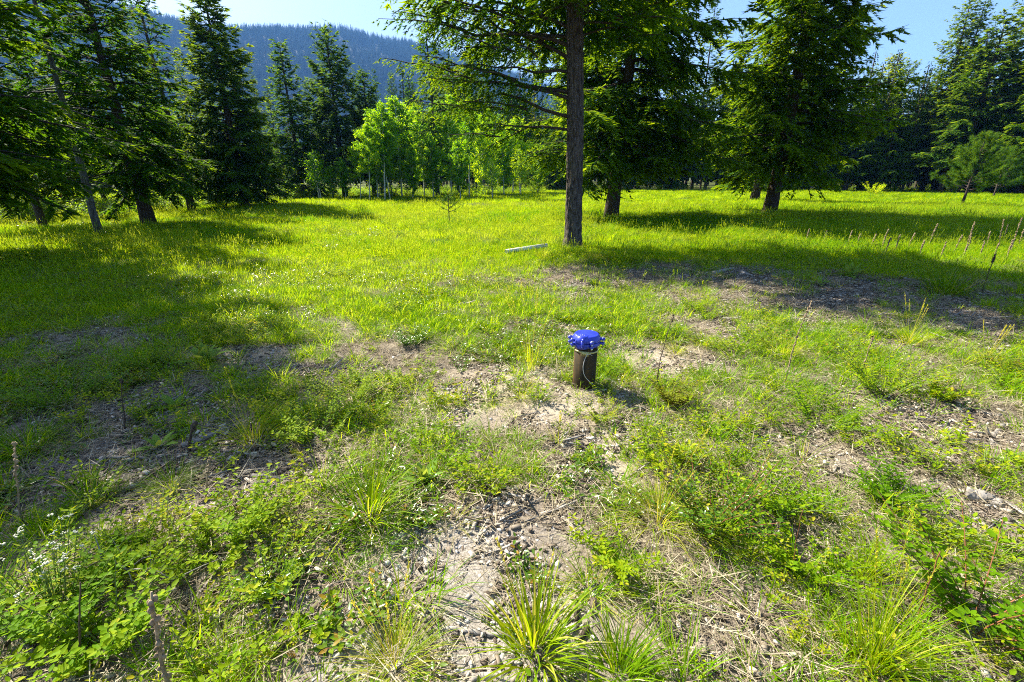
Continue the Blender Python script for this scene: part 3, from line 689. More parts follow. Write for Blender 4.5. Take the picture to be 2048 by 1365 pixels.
def grass_mesh(name, seed, n, rad, h, w, mat, segs=3, lean=.35, curve=.9, tint=(.3, .8), dry=.12, spread=.5, seedheads=0, top=1.0):
    """a clump: n blades rooted within rad"""
    r = np.random.default_rng(seed); a = r.random(n) * 6.283; q = np.sqrt(r.random(n)) * rad
    B = np.stack([np.cos(a) * q, np.sin(a) * q, np.zeros(n) - .01], -1)
    az = a + r.normal(size=n) * .7
    ln = h * (.45 + .6 * r.random(n)) * top
    ti = tint[0] + (tint[1] - tint[0]) * r.random(n); ti = np.where(r.random(n) < dry, 1.0, ti)
    V, Q = blades(B, az, ln, w * (.7 + .6 * r.random(n)), lean * (.2 + q / max(rad, 1e-6)) * (.5 + r.random(n)) * spread * 2, curve * (.4 + r.random(n)), segs, r)
    mb = MB(); mb.add(V, Q, tint=np.repeat(ti, (segs + 1) * 2))
    for k in range(seedheads):
        a = r.random() * 6.283; l = h * (1.25 + .5 * r.random()); le = .10 + .25 * r.random()
        s = np.linspace(0, 1, 5)[:, None]; d = np.array([math.cos(a) * le, math.sin(a) * le, 1.]); pts = d * l * s - np.array([0, 0, .10 * l]) * s ** 2
        V, Q, T = tube(pts, np.linspace(.0012, .0008, 5), 3, False); mb.add(V, Q, tint=.9)
        m = 26; f = .72 + .28 * r.random(m); bb = d * l * f[:, None] - np.array([0, 0, .10 * l]) * f[:, None] ** 2
        V, Q = rhombs(bb, np.tile(d, (m, 1)) + rdir(r, m) * .5, rdir(r, m), .014, .005); mb.add(V, Q, tint=.95)
    return mb.mesh(name, mat)

def forb_mesh(name, seed, stems, h, rad, ll, lw, mat, per=9, stemmat='greenstem', tint=(.2, .85), spread=.55, odd=0.0, simple=False):
    """a leafy herb: stems with leaves in pairs, big ones on top"""
    r = np.random.default_rng(seed); mb = MB()
    for k in range(stems):
        a = r.random() * 6.283; q = math.sqrt(r.random()) * rad * .35; b = np.array([math.cos(a) * q, math.sin(a) * q, -.01])
        l = h * (.5 + .6 * r.random()); le = spread * (.3 + r.random()); s = np.linspace(0, 1, 5)[:, None]; az = a + r.normal() * .6
        d = np.array([math.cos(az) * le, math.sin(az) * le, 1.0]); pts = b + d * l * s + np.array([math.cos(az), math.sin(az), -.5]) * l * .22 * s ** 2
        V, Q, T = tube(pts, np.linspace(.0022, .001, 5) * (h / .2) ** .5, 3, False); mb.add(V, Q, m=0)
        f = np.clip(.15 + .85 * (np.arange(per) + r.random(per)) / per, 0, 1); i = f * 4; i0 = np.minimum(i.astype(int), 3); w = (i - i0)[:, None]
        base = pts[i0] * (1 - w) + pts[i0 + 1] * w; base = np.repeat(base, 2, 0); n = len(base)
        la = np.repeat(np.arange(per) * 1.57 + r.random() * 3, 2) + np.tile([0, math.pi], per) + r.normal(size=n) * .35
        D = np.stack([np.cos(la), np.sin(la), .25 + .5 * r.random(n)], -1); sz = (.6 + .6 * r.random(n))
        Nn = np.array([0, 0, 1.]) + rdir(r, n) * .45
        base = base + nrm(D) * ll * .25
        ti = tint[0] + (tint[1] - tint[0]) * (.45 * np.repeat(f, 2) + .55 * r.random(n)); ti = np.where(r.random(n) < odd, 1.0, ti)
        if simple:
            V, Q = rhombs(base, D, Nn, ll * sz, lw * sz); mb.add(V, Q, m=1, tint=np.repeat(ti, 4))
        else:
            V, Q, T = leaves(base, D, Nn, ll * sz, lw * sz, .15, .2); mb.add(V, Q, T, m=1, tint=np.repeat(ti, 8))
    return mb.mesh(name, [M[stemmat], mat])

def field(n, y0, y1, seed, margin=1.22, power=1.0):
    """n random points of the wedge the view sees, between distances y0 and y1"""
    r = np.random.default_rng(seed)
    y = (y0 ** 2 + (y1 ** 2 - y0 ** 2) * r.random(n)) ** .5
    x = (r.random(n) * 2 - 1) * (margin * y * .98 + .9)
    return x, y, r

def keep(x, y, prob, r):
    k = r.random(len(x)) < prob; return x[k], y[k]

def put(x, y, dz=0.0):
    return np.stack([x, y, gz(x, y) + dz], -1)

def spin(r, n, tilt=.12):
    return np.stack([(r.random(n) - .5) * 2 * tilt, (r.random(n) - .5) * 2 * tilt, r.random(n) * 6.283], -1)

def bare(x, y): return np.maximum(np.maximum(mask(x, y, SAND) * .90, mask(x, y, GRAVEL) * .9), mask(x, y, CHIPS) * .93)

# meadow grass: short and fine close by, wider tussocks out on the meadow
GP = [grass_mesh('grass_near', 500 + k, 34, .045, .13 + .035 * k, .0042, M['meadow'], 3, .45, 1.0, (.15, .85), .14, .7) for k in range(4)]
GP += [grass_mesh('grass_mid', 510 + k, 80, .20, .15 + .02 * k, .0055, M['meadow'], 2, .35, .8, (.2, .85), .10, .6, seedheads=2) for k in range(4)]
GP += [grass_mesh('grass_lush', 516, 70, .18, .20, .007, M['meadow'], 2, .35, .8, (.0, .35), .02, .6), grass_mesh('grass_pale', 517, 60, .18, .24, .0045, M['meadow'], 3, .4, .9, (.75, 1.0), .4, .6, seedheads=7), forb_mesh('meadow_herb', 518, 12, .16, .2, .030, .014, M['weed'], 6, tint=(.05, .5), simple=True)]
GP += [grass_mesh('grass_far', 520 + k, 110, .55, .22 + .03 * k, .014, M['meadow'], 2, .3, .7, (.25, .85), .08, .5) for k in range(3)]
PA, RA, SA, IA = [], [], [], []
def more(x, y, r, lo, hi, s0, s1, vary=None):
    n = len(x); PA.append(put(x, y, -.004)); RA.append(spin(r, n)); s = s0 + (s1 - s0) * r.random(n)
    if vary is not None: s = s * vary
    SA.append(s); IA.append(r.integers(lo, hi, n))
x, y, r = field(14000, .8, 6.5, 601); cov = (1 - bare(x, y)) * sstep(.30, .56, fbm(x * 2.2, y * 2.2, 41)) * (.40 + .60 * sstep(2.0, 5.0, y)); x, y = keep(x, y, cov, r); more(x, y, r, 0, 4, .55, 1.25)
x, y, r = field(9000, 5.0, 11, 602); cov = (1 - bare(x, y)) * (.35 + .65 * sstep(5, 8, y)); x, y = keep(x, y, cov, r); more(x, y, r, 0, 8, .6, 1.2)
x, y, r = field(15000, 9.5, 26, 603); x, y = keep(x, y, (1 - bare(x, y) * .9), r); more(x, y, r, 4, 8, .75, 1.35, .75 + .5 * fbm(x * .5, y * .5, 14))
fn = fbm(x * .45 + 3, y * .45, 19); IA[-1] = np.where((fn > .58) & (r.random(len(x)) < .6), 8, np.where((fn < .40) & (r.random(len(x)) < .5), 9, np.where(r.random(len(x)) < .10, 10, IA[-1])))
x, y, r = field(9000, 22, 62, 604); more(x, y, r, 11, 14, .7, 1.2, .7 + .6 * fbm(x * .3, y * .3, 15))
scatter('meadow_grass', GP, np.concatenate(PA), np.concatenate(RA), np.concatenate(SA), np.concatenate(IA), 'short yellow-green grass covering the sunny meadow')

# low leafy weeds between the tufts
WP = [forb_mesh('weed', 530 + k, 7, .13 + .02 * k, .09, .022, .012, M['weed'], 7, tint=(.30, .98), odd=.04) for k in range(5)]
WP += [forb_mesh('weed_glossy', 540 + k, 9, .09, .12, .026, .013, M['glossy'], 6, 'redstem', (.1, .95), .8, .06) for k in range(2)]
WP += [forb_mesh('weed_small', 550 + k, 10, .07 + .02 * k, .08, .013, .006, M['weed'], 7, tint=(.45, .98), odd=.05) for k in range(3)]
x, y, r = field(9000, .8, 7.5, 611); cov = (1 - bare(x, y)) * sstep(.44, .66, fbm(x * 1.5 + 7, y * 1.5, 51)) * .75 + .02; x, y = keep(x, y, cov, r); n = len(x)
P1 = put(x, y, -.004); R1 = spin(r, n, .2); S1 = .55 + .8 * r.random(n); I1 = np.where(fbm(x * .7, y * .7, 61) > .56, r.integers(5, 7, n), np.where(r.random(n) < .45, r.integers(7, 10, n), r.integers(0, 5, n)))
x, y, r = field(3200, 6.5, 22, 612); x, y = keep(x, y, (1 - bare(x, y)) * sstep(.42, .6, fbm(x * .5, y * .5, 71)), r); n = len(x)
P2 = put(x, y, -.004); S2 = .9 + .9 * r.random(n); I2 = r.integers(0, 10, n)
scatter('ground_cover_weeds', WP, np.concatenate([P1, P2]), np.concatenate([R1, spin(r, n, .2)]), np.concatenate([S1, S2]), np.concatenate([I1, I2]), 'low leafy green weeds spread over the rough ground')

# dead grass, needles and twigs lying on the soil
def litter_mesh(name, seed, n, rad, ln, w, mat, lift=.012):
    r = np.random.default_rng(seed); a = r.random(n) * 6.283; q = np.sqrt(r.random(n)) * rad
    B = np.stack([np.cos(a) * q, np.sin(a) * q, r.random(n) * lift], -1); az = r.random(n) * 6.283
    V, Q = blades(B, az, ln * (.4 + .9 * r.random(n)), w * (.6 + .8 * r.random(n)), 1.30 + .30 * r.random(n), .35 * (r.random(n) - .3), 2, r)
    mb = MB(); mb.add(V, Q, tint=np.repeat(r.random(n), 6)); return mb.mesh(name, mat)
LP = [litter_mesh('straw_litter', 560 + k, 55, .16, .11, .0028, M['straw'], .03) for k in range(4)] + [litter_mesh('needle_litter', 565 + k, 60, .13, .06, .0022, M['twig']) for k in range(2)]
x, y, r = field(10000, .75, 9, 621); x, y = keep(x, y, (1 - mask(x, y, SAND) * .45) * (1 - mask(x, y, GRAVEL) * .6) * (.30 + .70 * sstep(.3, .6, fbm(x, y, 81))), r); n = len(x)
scatter('dry_litter', LP, put(x, y, .004), spin(r, n, .12), .6 + .9 * r.random(n), r.integers(0, 6, n), 'dead grass stems and needles strewn over the soil')

M['debris'] = leaf_mat('crumbled_wood', [(0, (.05, .038, .028)), (.45, (.17, .135, .10)), (.8, (.38, .33, .26)), (1, (.58, .53, .44))], 0.0, 1, .9, .1, .15)
def debris_mesh(name, seed, n, rad):
    r = np.random.default_rng(seed); mb = MB()
    for k in range(n):
        l = .006 + .034 * r.random() ** 3; V, Q = box((0, 0, 0), (l, l * (.16 + .35 * r.random()), l * (.10 + .25 * r.random()))); V = V * (1 + .4 * (r.random(V.shape) - .5))
        e = Euler(((r.random() - .5) * .9, (r.random() - .5) * .7, r.random() * 6.283)).to_matrix(); V = V @ np.array(e).T
        a = r.random() * 6.283; q = math.sqrt(r.random()) * rad; mb.add(V + np.array([math.cos(a) * q, math.sin(a) * q, .004 + .006 * r.random()]), Q, tint=r.random())
    return mb.mesh(name, M['debris'])
DP = [debris_mesh('debris', 575 + k, 80, .14) for k in range(4)]
x, y, r = field(11000, .75, 8.5, 626); x, y = keep(x, y, .25 + .75 * np.maximum(mask(x, y, CHIPS), mask(x, y, GRAVEL) * .5) + .15 * mask(x, y, SAND), r); n = len(x)
scatter('crumbled_debris', DP, put(x, y, .0), spin(r, n, .06), .55 + .75 * r.random(n), r.integers(0, 4, n), 'crumbled bark and wood bits covering the bare soil')

def pebble_mesh(seed, mat):
    r = np.random.default_rng(seed); u = np.linspace(0, math.pi, 5); mb = MB(); sd = 7
    sx, sy, sz = .6 + .5 * r.random(), .6 + .5 * r.random(), .35 + .3 * r.random()
    P = []
    for a in u[1:-1]:
        for j in range(sd):
            t = j * 2 * math.pi / sd; k = .85 + .3 * r.random(); P.append((math.sin(a) * math.cos(t) * sx * k, math.sin(a) * math.sin(t) * sy * k, math.cos(a) * sz * k))
    P += [(0, 0, sz), (0, 0, -sz)]; T, Q = [], []
    for j in range(sd):
        jn = (j + 1) % sd; T += [(21, j, jn), (22, 14 + jn, 14 + j)]; Q += [(j, 7 + j, 7 + jn, jn), (7 + j, 14 + j, 14 + jn, 7 + jn)]
    mb.add(np.array(P), Q, T); return mb.mesh('pebble', mat, True)
PP = [pebble_mesh(570 + k, M['stone']) for k in range(5)]
x, y, r = field(110000, .75, 5.0, 631); x, y = keep(x, y, mask(x, y, GRAVEL) * .55 * sstep(.3, .55, fbm(x * 3, y * 3, 33)) + mask(x, y, SAND) * .12 + .012, r); n = len(x)
scatter('pebbles', PP, put(x, y, .0), spin(r, n, .5), .0035 + .016 * r.random(n) ** 4, r.integers(0, 5, n), 'small pale pebbles scattered in the gravelly soil')

def chip_mesh(seed, l, w, h, mat):
    r = np.random.default_rng(seed); V, Q = box((0, 0, 0), (l, w, h)); V = V * (1 + .5 * (r.random(V.shape) - .5)); V[:, 2] += .15 * l * (V[:, 0] / l) ** 2
    mb = MB(); mb.add(V, Q); return mb.mesh('chip', mat)
CP = [chip_mesh(580 + k, .035 + .02 * k, .010 + .004 * (k % 2), .004, M['chip']) for k in range(4)] + [chip_mesh(590 + k, .10 + .06 * k, .006, .005, M['deadwood'] if k % 2 else M['twig']) for k in range(4)]
x, y, r = field(30000, .75, 9.5, 641); x, y = keep(x, y, mask(x, y, CHIPS) * .85 + mask(x, y, GRAVEL) * .12 + .05, r); n = len(x)
scatter('wood_chip_litter', CP, put(x, y, .004), spin(r, n, .3), .35 + .9 * r.random(n), r.integers(0, 8, n), 'grey wood chips and broken twigs littering the bare patches')

# brush under the trees and along the far edge
UP = [forb_mesh('brush', 600 + k, 12, .75 + .15 * k, .5, .085, .05, M['weed'] if k % 2 else M['aspen'], 9, 'redstem', (.1, .8), .5, .02, True) for k in range(4)]
EP = [(-200, 470), (0, 452), (100, 446), (250, 436), (400, 420), (520, 409), (640, 400), (760, 398), (880, 396), (1000, 390), (1100, 385), (1250, 383), (1400, 384), (1550, 383), (1700, 382), (1850, 386), (2048, 391), (2250, 396)]
EW = np.array([at(*e)[:2] for e in EP])
r = np.random.default_rng(651); m = 2100; f = r.random(m) * (len(EW) - 1); i0 = f.astype(int); w = (f - i0)[:, None]
c = EW[i0] * (1 - w) + EW[i0 + 1] * w; d = nrm(c); c = c + d * (np.abs(r.normal(size=m)) * 5.0 - .2)[:, None]
dens = np.where(c[:, 0] > 12, .55, .9); k = r.random(m) < dens; c = c[k]; m = len(c)
scatter('undergrowth', UP, put(c[:, 0], c[:, 1], -.02), spin(r, m, .1), .35 + .75 * r.random(m) ** 1.5, r.integers(0, 4, m), 'leafy brush under the trees at the meadow edge')

# the wood farther off, and the forest on the ridge
FAR = [EDGE[s][0] for s in (5, 7, 18, 14)]; FH = [EDGE[s][1] for s in (5, 7, 18, 14)]
def simple_tree(seed, mat, n=420):
    r = np.random.default_rng(seed); mb = MB(); V, Q, T = tube([(0, 0, -.05), (0, 0, .5), (0, 0, .98)], [.014, .010, .003], 5, False); mb.add(V, Q, m=0)
    u = r.random(n) ** .8; a = r.random(n) * 6.283; z = .10 + .9 * u; rr = .17 * (1 - u) ** .75 * (.4 + .6 * r.random(n)) + .008
    B = np.stack([np.cos(a) * rr, np.sin(a) * rr, z], -1); D = np.stack([np.cos(a), np.sin(a), -.3 + .4 * r.random(n)], -1)
    V, Q = rhombs(B * np.array([.55, .55, 1]), D + rdir(r, n) * .5, rdir(r, n) + np.array([0, 0, 1.]), .07 * (1.15 - u), .05 * (1.15 - u)); mb.add(V, Q, m=1, tint=np.repeat(.2 + .5 * r.random(n), 4))
    return mb.mesh('far_conifer', [M['firbark'], mat])
M['denseneedles'] = leaf_mat('dense_far_needles', [(0, (.010, .034, .010)), (.5, (.022, .055, .014)), (1, (.05, .085, .02))], .15, 1.5, .8, .05, .3)
FT = [simple_tree(700 + k, M['denseneedles']) for k in range(4)]
r = np.random.default_rng(661); m = 900; a = R(-60) + R(120) * r.random(m); d = 62 + 170 * r.random(m) ** 1.2
x, y = np.sin(a) * d, np.cos(a) * d; hgt = np.where(a > R(-12), 9 + d * .05, 7 + d * .02) * (.75 + .5 * r.random(m))
scatter('distant_woods', FT, put(x, y, 0), spin(r, m, .03), hgt, r.integers(0, 4, m), 'dark conifer wood stretching away behind the meadow')
def hill_z(x, y):
    A = np.arctan2(x, y); D = np.hypot(x, y); fa = (A - R(-75)) / R(125) * (na - 1); fd = (D - 650) / 1850 * (nd - 1)
    ia = np.clip(fa.astype(int), 0, na - 2); id_ = np.clip(fd.astype(int), 0, nd - 2); wa, wd_ = fa - ia, fd - id_
    return hz[id_, ia] * (1 - wa) * (1 - wd_) + hz[id_, ia + 1] * wa * (1 - wd_) + hz[id_ + 1, ia] * (1 - wa) * wd_ + hz[id_ + 1, ia + 1] * wa * wd_
r = np.random.default_rng(671); m = 26000; a = R(-62) + R(80) * r.random(m); d = 660 + 1230 * r.random(m) ** .9
x, y = np.sin(a) * d, np.cos(a) * d; kk = fbm(x * .004, y * .004, 91) + .25 * r.random(m) > .34; x, y = x[kk], y[kk]; m = len(x)
scatter('ridge_forest', FT, np.stack([x, y, hill_z(x, y) - 1], -1), spin(r, m, .03), 17 + 15 * r.random(m), r.integers(0, 4, m), 'dense conifer forest on the blue ridge beyond the valley')

# ------------------------------------------------------------------ the capped well pipe
def disc_solid(prof, sides=48, c=(0, 0)):
    """a turned solid from (radius, z) pairs, closed top and bottom"""
    th = np.arange(sides) * 2 * math.pi / sides; V = []
    for r_, z in prof: V += [(c[0] + r_ * math.cos(t), c[1] + r_ * math.sin(t), z) for t in th]
    k = len(prof); Q = [(a * sides + j, a * sides + (j + 1) % sides, (a + 1) * sides + (j + 1) % sides, (a + 1) * sides + j) for a in range(k - 1) for j in range(sides)]
    n = len(V); V += [(c[0], c[1], prof[0][1]), (c[0], c[1], prof[-1][1])]; L = (k - 1) * sides
    T = [((j + 1) % sides, j, n) for j in range(sides)] + [(L + j, L + (j + 1) % sides, n + 1) for j in range(sides)]
    return np.array(V), np.array(Q), np.array(T)

def rust_mat():
    m, nt, N, L, out = new_mat('rusted_casing')
    tc = N.new('ShaderNodeTexCoord'); mp = N.new('ShaderNodeMapping'); mp.inputs['Scale'].default_value = (22, 22, 2.2); L.new(tc.outputs['Object'], mp.inputs[0])
    n = N.new('ShaderNodeTexNoise'); n.inputs['Scale'].default_value = 1.3; n.inputs['Detail'].default_value = 8; L.new(mp.outputs[0], n.inputs['Vector'])
    n2 = N.new('ShaderNodeTexNoise'); n2.inputs['Scale'].default_value = 45; n2.inputs['Detail'].default_value = 8; L.new(tc.outputs['Object'], n2.inputs['Vector'])
    ad = N.new('ShaderNodeMath'); ad.operation = 'MULTIPLY_ADD'; ad.inputs[1].default_value = .3; L.new(n2.outputs[0], ad.inputs[0]); L.new(n.outputs[0], ad.inputs[2])
    c = ramp(nt, [(.48, (.015, .012, .006)), (.66, (.034, .024, .009)), (.78, (.060, .036, .012)), (.88, (.22, .085, .022))], ad.outputs[0])
    p = N.new('ShaderNodeBsdfPrincipled'); L.new(c, p.inputs['Base Color']); p.inputs['Roughness'].default_value = .75; p.inputs['Specular IOR Level'].default_value = .2
    b = N.new('ShaderNodeBump'); b.inputs['Strength'].default_value = .25; b.inputs['Distance'].default_value = .002; L.new(n2.outputs[0], b.inputs['Height']); L.new(b.outputs[0], p.inputs['Normal'])
    L.new(p.outputs[0], out.inputs[0]); return m

def well():
    base = np.array(g3(PIPE)); top = top_z(PIPE, 667) - base[2]
    o = empty('well_casing', base); tag(o, 'rusty steel well pipe with a bright blue bolted cap and brass tag', 'well pipe')
    PR = .086; zr = top - .085
    mb = MB(); mb.add(*disc_solid([(PR, -.25), (PR, zr + .02)], 56)); mb.build('casing_pipe', rust_mat(), o, True)
    me = o.children[0].data
    for f in me.polygons: f.use_smooth = len(f.vertices) == 4
    def pol(a, r_, z): return (math.cos(R(a)) * r_, math.sin(R(a)) * r_, z)
    # lower ring of the cap
    mb = MB(); mb.add(*disc_solid([(.090, top - .088), (.097, top - .086), (.101, top - .080), (.101, top - .056), (.098, top - .054)])); ring = mb.build('cap_ring', M['cap'], o)
    # lid: flange, shoulder, flat top
    mb = MB(); mb.add(*disc_solid([(.098, top - .050), (.1035, top - .048), (.105, top - .044), (.105, top - .030), (.103, top - .025), (.090, top - .004), (.086, top - .0005), (.083, top)])); lid = mb.build('cap_lid', M['cap'], o)
    ha = -124; hc = pol(ha, .066, 0)[:2]
    mb = MB(); mb.add(*disc_solid([(.048, top - .092), (.052, top - .088), (.052, top - .058), (.050, top - .055)], 32, hc)); mb.build('conduit_socket', M['cap'], ring)
    mb = MB(); mb.add(*disc_solid([(.052, top - .051), (.055, top - .047), (.055, top - .026), (.051, top - .016), (.040, top + .002), (.036, top + .004)], 32, hc)); hub = mb.build('conduit_hub', M['cap'], lid)
    # raised worn marks on the hub
    mb = MB()
    for dx, dy, l, a in ((-.010, -.006, .016, 35), (.002, .004, .018, 38), (.011, -.001, .010, -52), (-.014, .003, .006, -50), (.003, .018, .005, 10)):
        V, Q = box((hc[0] + dx, hc[1] + dy, top + .0046), (l, .0022, .0016), R(a)); mb.add(V, Q)
    mb.build('raised_mark', M['bolt'], hub)
    # clamp with its screw at the front of the hub
    ca = -112; cp = pol(ca, .122, top - .050)
    mb = MB(); V, Q = box(cp, (.020, .026, .058), R(ca + 90)); V[V[:, 2] > top - .03] *= [1, 1, 1]; mb.add(V, Q)
    s = np.linspace(0, math.pi, 7); arc = np.stack([cp[0] + 0 * s, cp[1] - .010 * np.cos(s), top - .024 + .012 * np.sin(s)], -1)
    V, Q, T = tube(arc, .009, 8); mb.add(V, Q, T); clamp = mb.build('clamp', M['cap'], o)
    d = np.array(pol(ca, 1, 0)); mb = MB(); V, Q, T = tube([np.array(pol(ca, .128, top - .066)), np.array(pol(ca, .139, top - .066))], .0065, 10); mb.add(V, Q, T); mb.build('screw', M['cap'], clamp)
    mb = MB(); V, Q = box(pol(-138, .110, top - .052), (.006, .022, .055), R(-48)); mb.add(V, Q); mb.build('rib', M['cap'], lid)
    # ears with bolts
    for a in (-12, -80, 172, 204, 95):
        mu = MB(); V, Q = box(pol(a, .112, top - .036), (.032, .026, .016), R(a)); mu.add(V, Q); V, Q, T = disc_solid([(.012, top - .044), (.0135, top - .042), (.0135, top - .029), (.012, top - .027)], 14, pol(a, .124, 0)[:2]); mu.add(V, Q, T)
        ear = mu.build('ear', M['cap'], lid)
        ml = MB(); V, Q = box(pol(a, .110, top - .068), (.028, .024, .014), R(a)); ml.add(V, Q); V, Q, T = disc_solid([(.012, top - .075), (.0130, top - .074), (.0130, top - .062), (.012, top - .061)], 14, pol(a, .122, 0)[:2]); ml.add(V, Q, T)
        ml.build('ear', M['cap'], ring)
        c = pol(a, .124, 0)[:2]; mbt = MB(); mbt.add(*disc_solid([(.0048, top - .090), (.0048, top - .028)], 8, c)); mbt.add(*disc_solid([(.0088, top - .0268), (.0095, top - .025), (.0095, top - .021), (.008, top - .0195)], 6, c))
        mbt.add(*disc_solid([(.008, top - .086), (.0085, top - .085), (.0085, top - .077)], 6, c)); mbt.build('bolt', M['bolt'], o)
    # strap, tag, stamped number, loose wire
    zs = zr - .040; th = np.linspace(0, 2 * math.pi, 49); mb = MB()
    V = np.concatenate([np.stack([np.cos(th) * q, np.sin(th) * q, zs + h + .003 * np.sin(th * 2)], -1) for q, h in ((PR + .0015, -.006), (PR + .004, -.005), (PR + .004, .005), (PR + .0015, .006))])
    i = np.arange(48); Q = np.concatenate([np.stack([49 * k + i, 49 * k + i + 1, 49 * (k + 1) + i + 1, 49 * (k + 1) + i], -1) for k in range(3)]); mb.add(V, Q); mb.build('strap', M['tag'], o)
    ta = -103; tc_ = pol(ta, PR + .007, zs); tagp = MB(); ang = R(ta + np.linspace(-17, 17, 9) * 1.0) if False else np.radians(ta + np.linspace(-16, 16, 9))
    rr = PR + .006 + .0015 * np.abs(np.linspace(-1, 1, 9)); V = []
    for q, dz in ((0, -.021), (0, .015), (.0016, .015), (.0016, -.021)): V += [(math.cos(a) * (k + q), math.sin(a) * (k + q), zs + dz - .004 * j / 8) for j, (a, k) in enumerate(zip(ang, rr))]
    i = np.arange(8); Q = np.concatenate([np.stack([9 * k + i, 9 * k + i + 1, 9 * ((k + 1) % 4) + i + 1, 9 * ((k + 1) % 4) + i], -1) for k in range(4)] + [np.array([[0, 9, 18, 27], [8, 35, 26, 17]])])
    tagp.add(np.array(V), Q); tg = tagp.build('brass_tag', M['tag'], o)
    cu = bpy.data.curves.new('stamped_text', 'FONT'); cu.body = 'BHC 360'; cu.size = .0105; cu.align_x = 'CENTER'; cu.extrude = .0003; cu.offset = .0004
    tx = bpy.data.objects.new('stamped_text', cu); COL.objects.link(tx)
    dg = bpy.context.evaluated_depsgraph_get(); me = bpy.data.meshes.new_from_object(tx.evaluated_get(dg)); bpy.data.objects.remove(tx)
    n = len(me.vertices); co = np.zeros(n * 3, np.float32); me.vertices.foreach_get('co', co); co = co.reshape(-1, 3)
    a = R(ta) + co[:, 0] / (PR + .008); rad = PR + .0085 + co[:, 2] + .0015 * np.minimum(1, np.abs(co[:, 0]) / .024)
    co2 = np.stack([np.cos(a) * rad, np.sin(a) * rad, zs - .0165 + co[:, 1] - .002 * (co[:, 0] / .024 + 1)], -1); me.vertices.foreach_set('co', co2.astype(np.float32).ravel()); me.materials.clear(); me.materials.append(M['ink']); me.update()
    link('stamped_text', me, tg)
    w = np.array([pol(-92, PR + .010, zs - .004), pol(-97, PR + .012, zs - .020), pol(-104, PR + .020, zs - .055), pol(-107, PR + .024, zs - .10), pol(-104, PR + .022, zs - .15), pol(-94, PR + .016, zs - .19), pol(-75, PR + .014, zs - .225), pol(-58, PR + .022, zs - .25)])
    t = np.linspace(0, 7, 40); w = np.stack([np.interp(t, np.arange(8), w[:, k]) for k in range(3)], -1)
    for _ in range(3): w[1:-1] = (w[:-2] + 2 * w[1:-1] + w[2:]) / 4
    mb = MB(); V, Q, T = tube(w, .0019, 6); mb.add(V, Q, T); mb.build('wire', M['wire'], o, True)
    w = np.array([pol(-90, PR + .009, zs - .006), pol(-80, PR + .016, zs - .005), pol(-72, PR + .022, zs - .014)]); mb = MB(); V, Q, T = tube(w, .0014, 5); mb.add(V, Q, T); mb.build('wire', M['wire'], o)
well()

# white plastic pipe lying in the grass
a, b = np.array(g3(at(1012, 514), .10)), np.array(g3(at(1093, 505), .15))
def hollow(a, b, r_, th, sides=20):
    ax = nrm(b - a); s = nrm(np.cross(ax, [0, 0, 1.])); u = np.cross(s, ax); t = np.arange(sides) * 2 * math.pi / sides; V = []
    for e, q in ((a, r_), (b, r_), (b, r_ - th), (a, r_ - th)): V += [e + (s * math.cos(x) + u * math.sin(x)) * q for x in t]
    Q = [(k * sides + j, k * sides + (j + 1) % sides, ((k + 1) % 4) * sides + (j + 1) % sides, ((k + 1) % 4) * sides + j) for k in range(4) for j in range(sides)]
    return np.array(V), np.array(Q)
mb = MB(); mb.add(*hollow(a, b, .045, .006)); o = mb.build('plastic_pipe', M['pvc']); tag(o, 'white plastic pipe lying in the grass beside the tall grey trunk', 'pipe')

# ------------------------------------------------------------------ single plants, sticks and stalks of the foreground
def place(name, me, p, label, cat, group=None, rz=None, s=1.0, parts=()):
    o = link(name, me, None, g3(p, -.006)); o.rotation_euler = (0, 0, rng.random() * 6.283 if rz is None else rz); o.scale = (s, s, s)
    for nm, m2 in parts: link(nm, m2, o)
    return tag(o, label, cat, group)

def tuft(px, py, h, rad, n, w, label, seed, lean=.5, curve=1.2, dry=.08, tint=(.25, .8), thatch=60, heads=0, blow=None, mat='grass', segs=5):
    me = grass_mesh('blades', seed, n, rad, h, w, M[mat], segs, lean, curve, tint, dry, .75, heads)
    if blow is not None:                                  # combed over by the wind
        co = np.zeros(len(me.vertices) * 3, np.float32); me.vertices.foreach_get('co', co); co = co.reshape(-1, 3)
        k = np.clip(co[:, 2] / h, 0, 1.5) ** 1.6; co[:, 0] += blow[0] * k; co[:, 1] += blow[1] * k; co[:, 2] *= 1 - .2 * np.clip(k, 0, 1); me.vertices.foreach_set('co', co.ravel()); me.update()
    parts = []
    if thatch: parts.append(('thatch', grass_mesh('thatch', seed + 900, thatch, rad * 1.1, h * .6, w * .8, M['straw'], 4, 1.1, 1.5, (.1, 1), 0, .9)))
    return place('bunchgrass', me, at(px, py), label, 'grass tuft', 'bunchgrass tufts of the clearing', 0.0 if blow is not None else None, 1.0, parts)

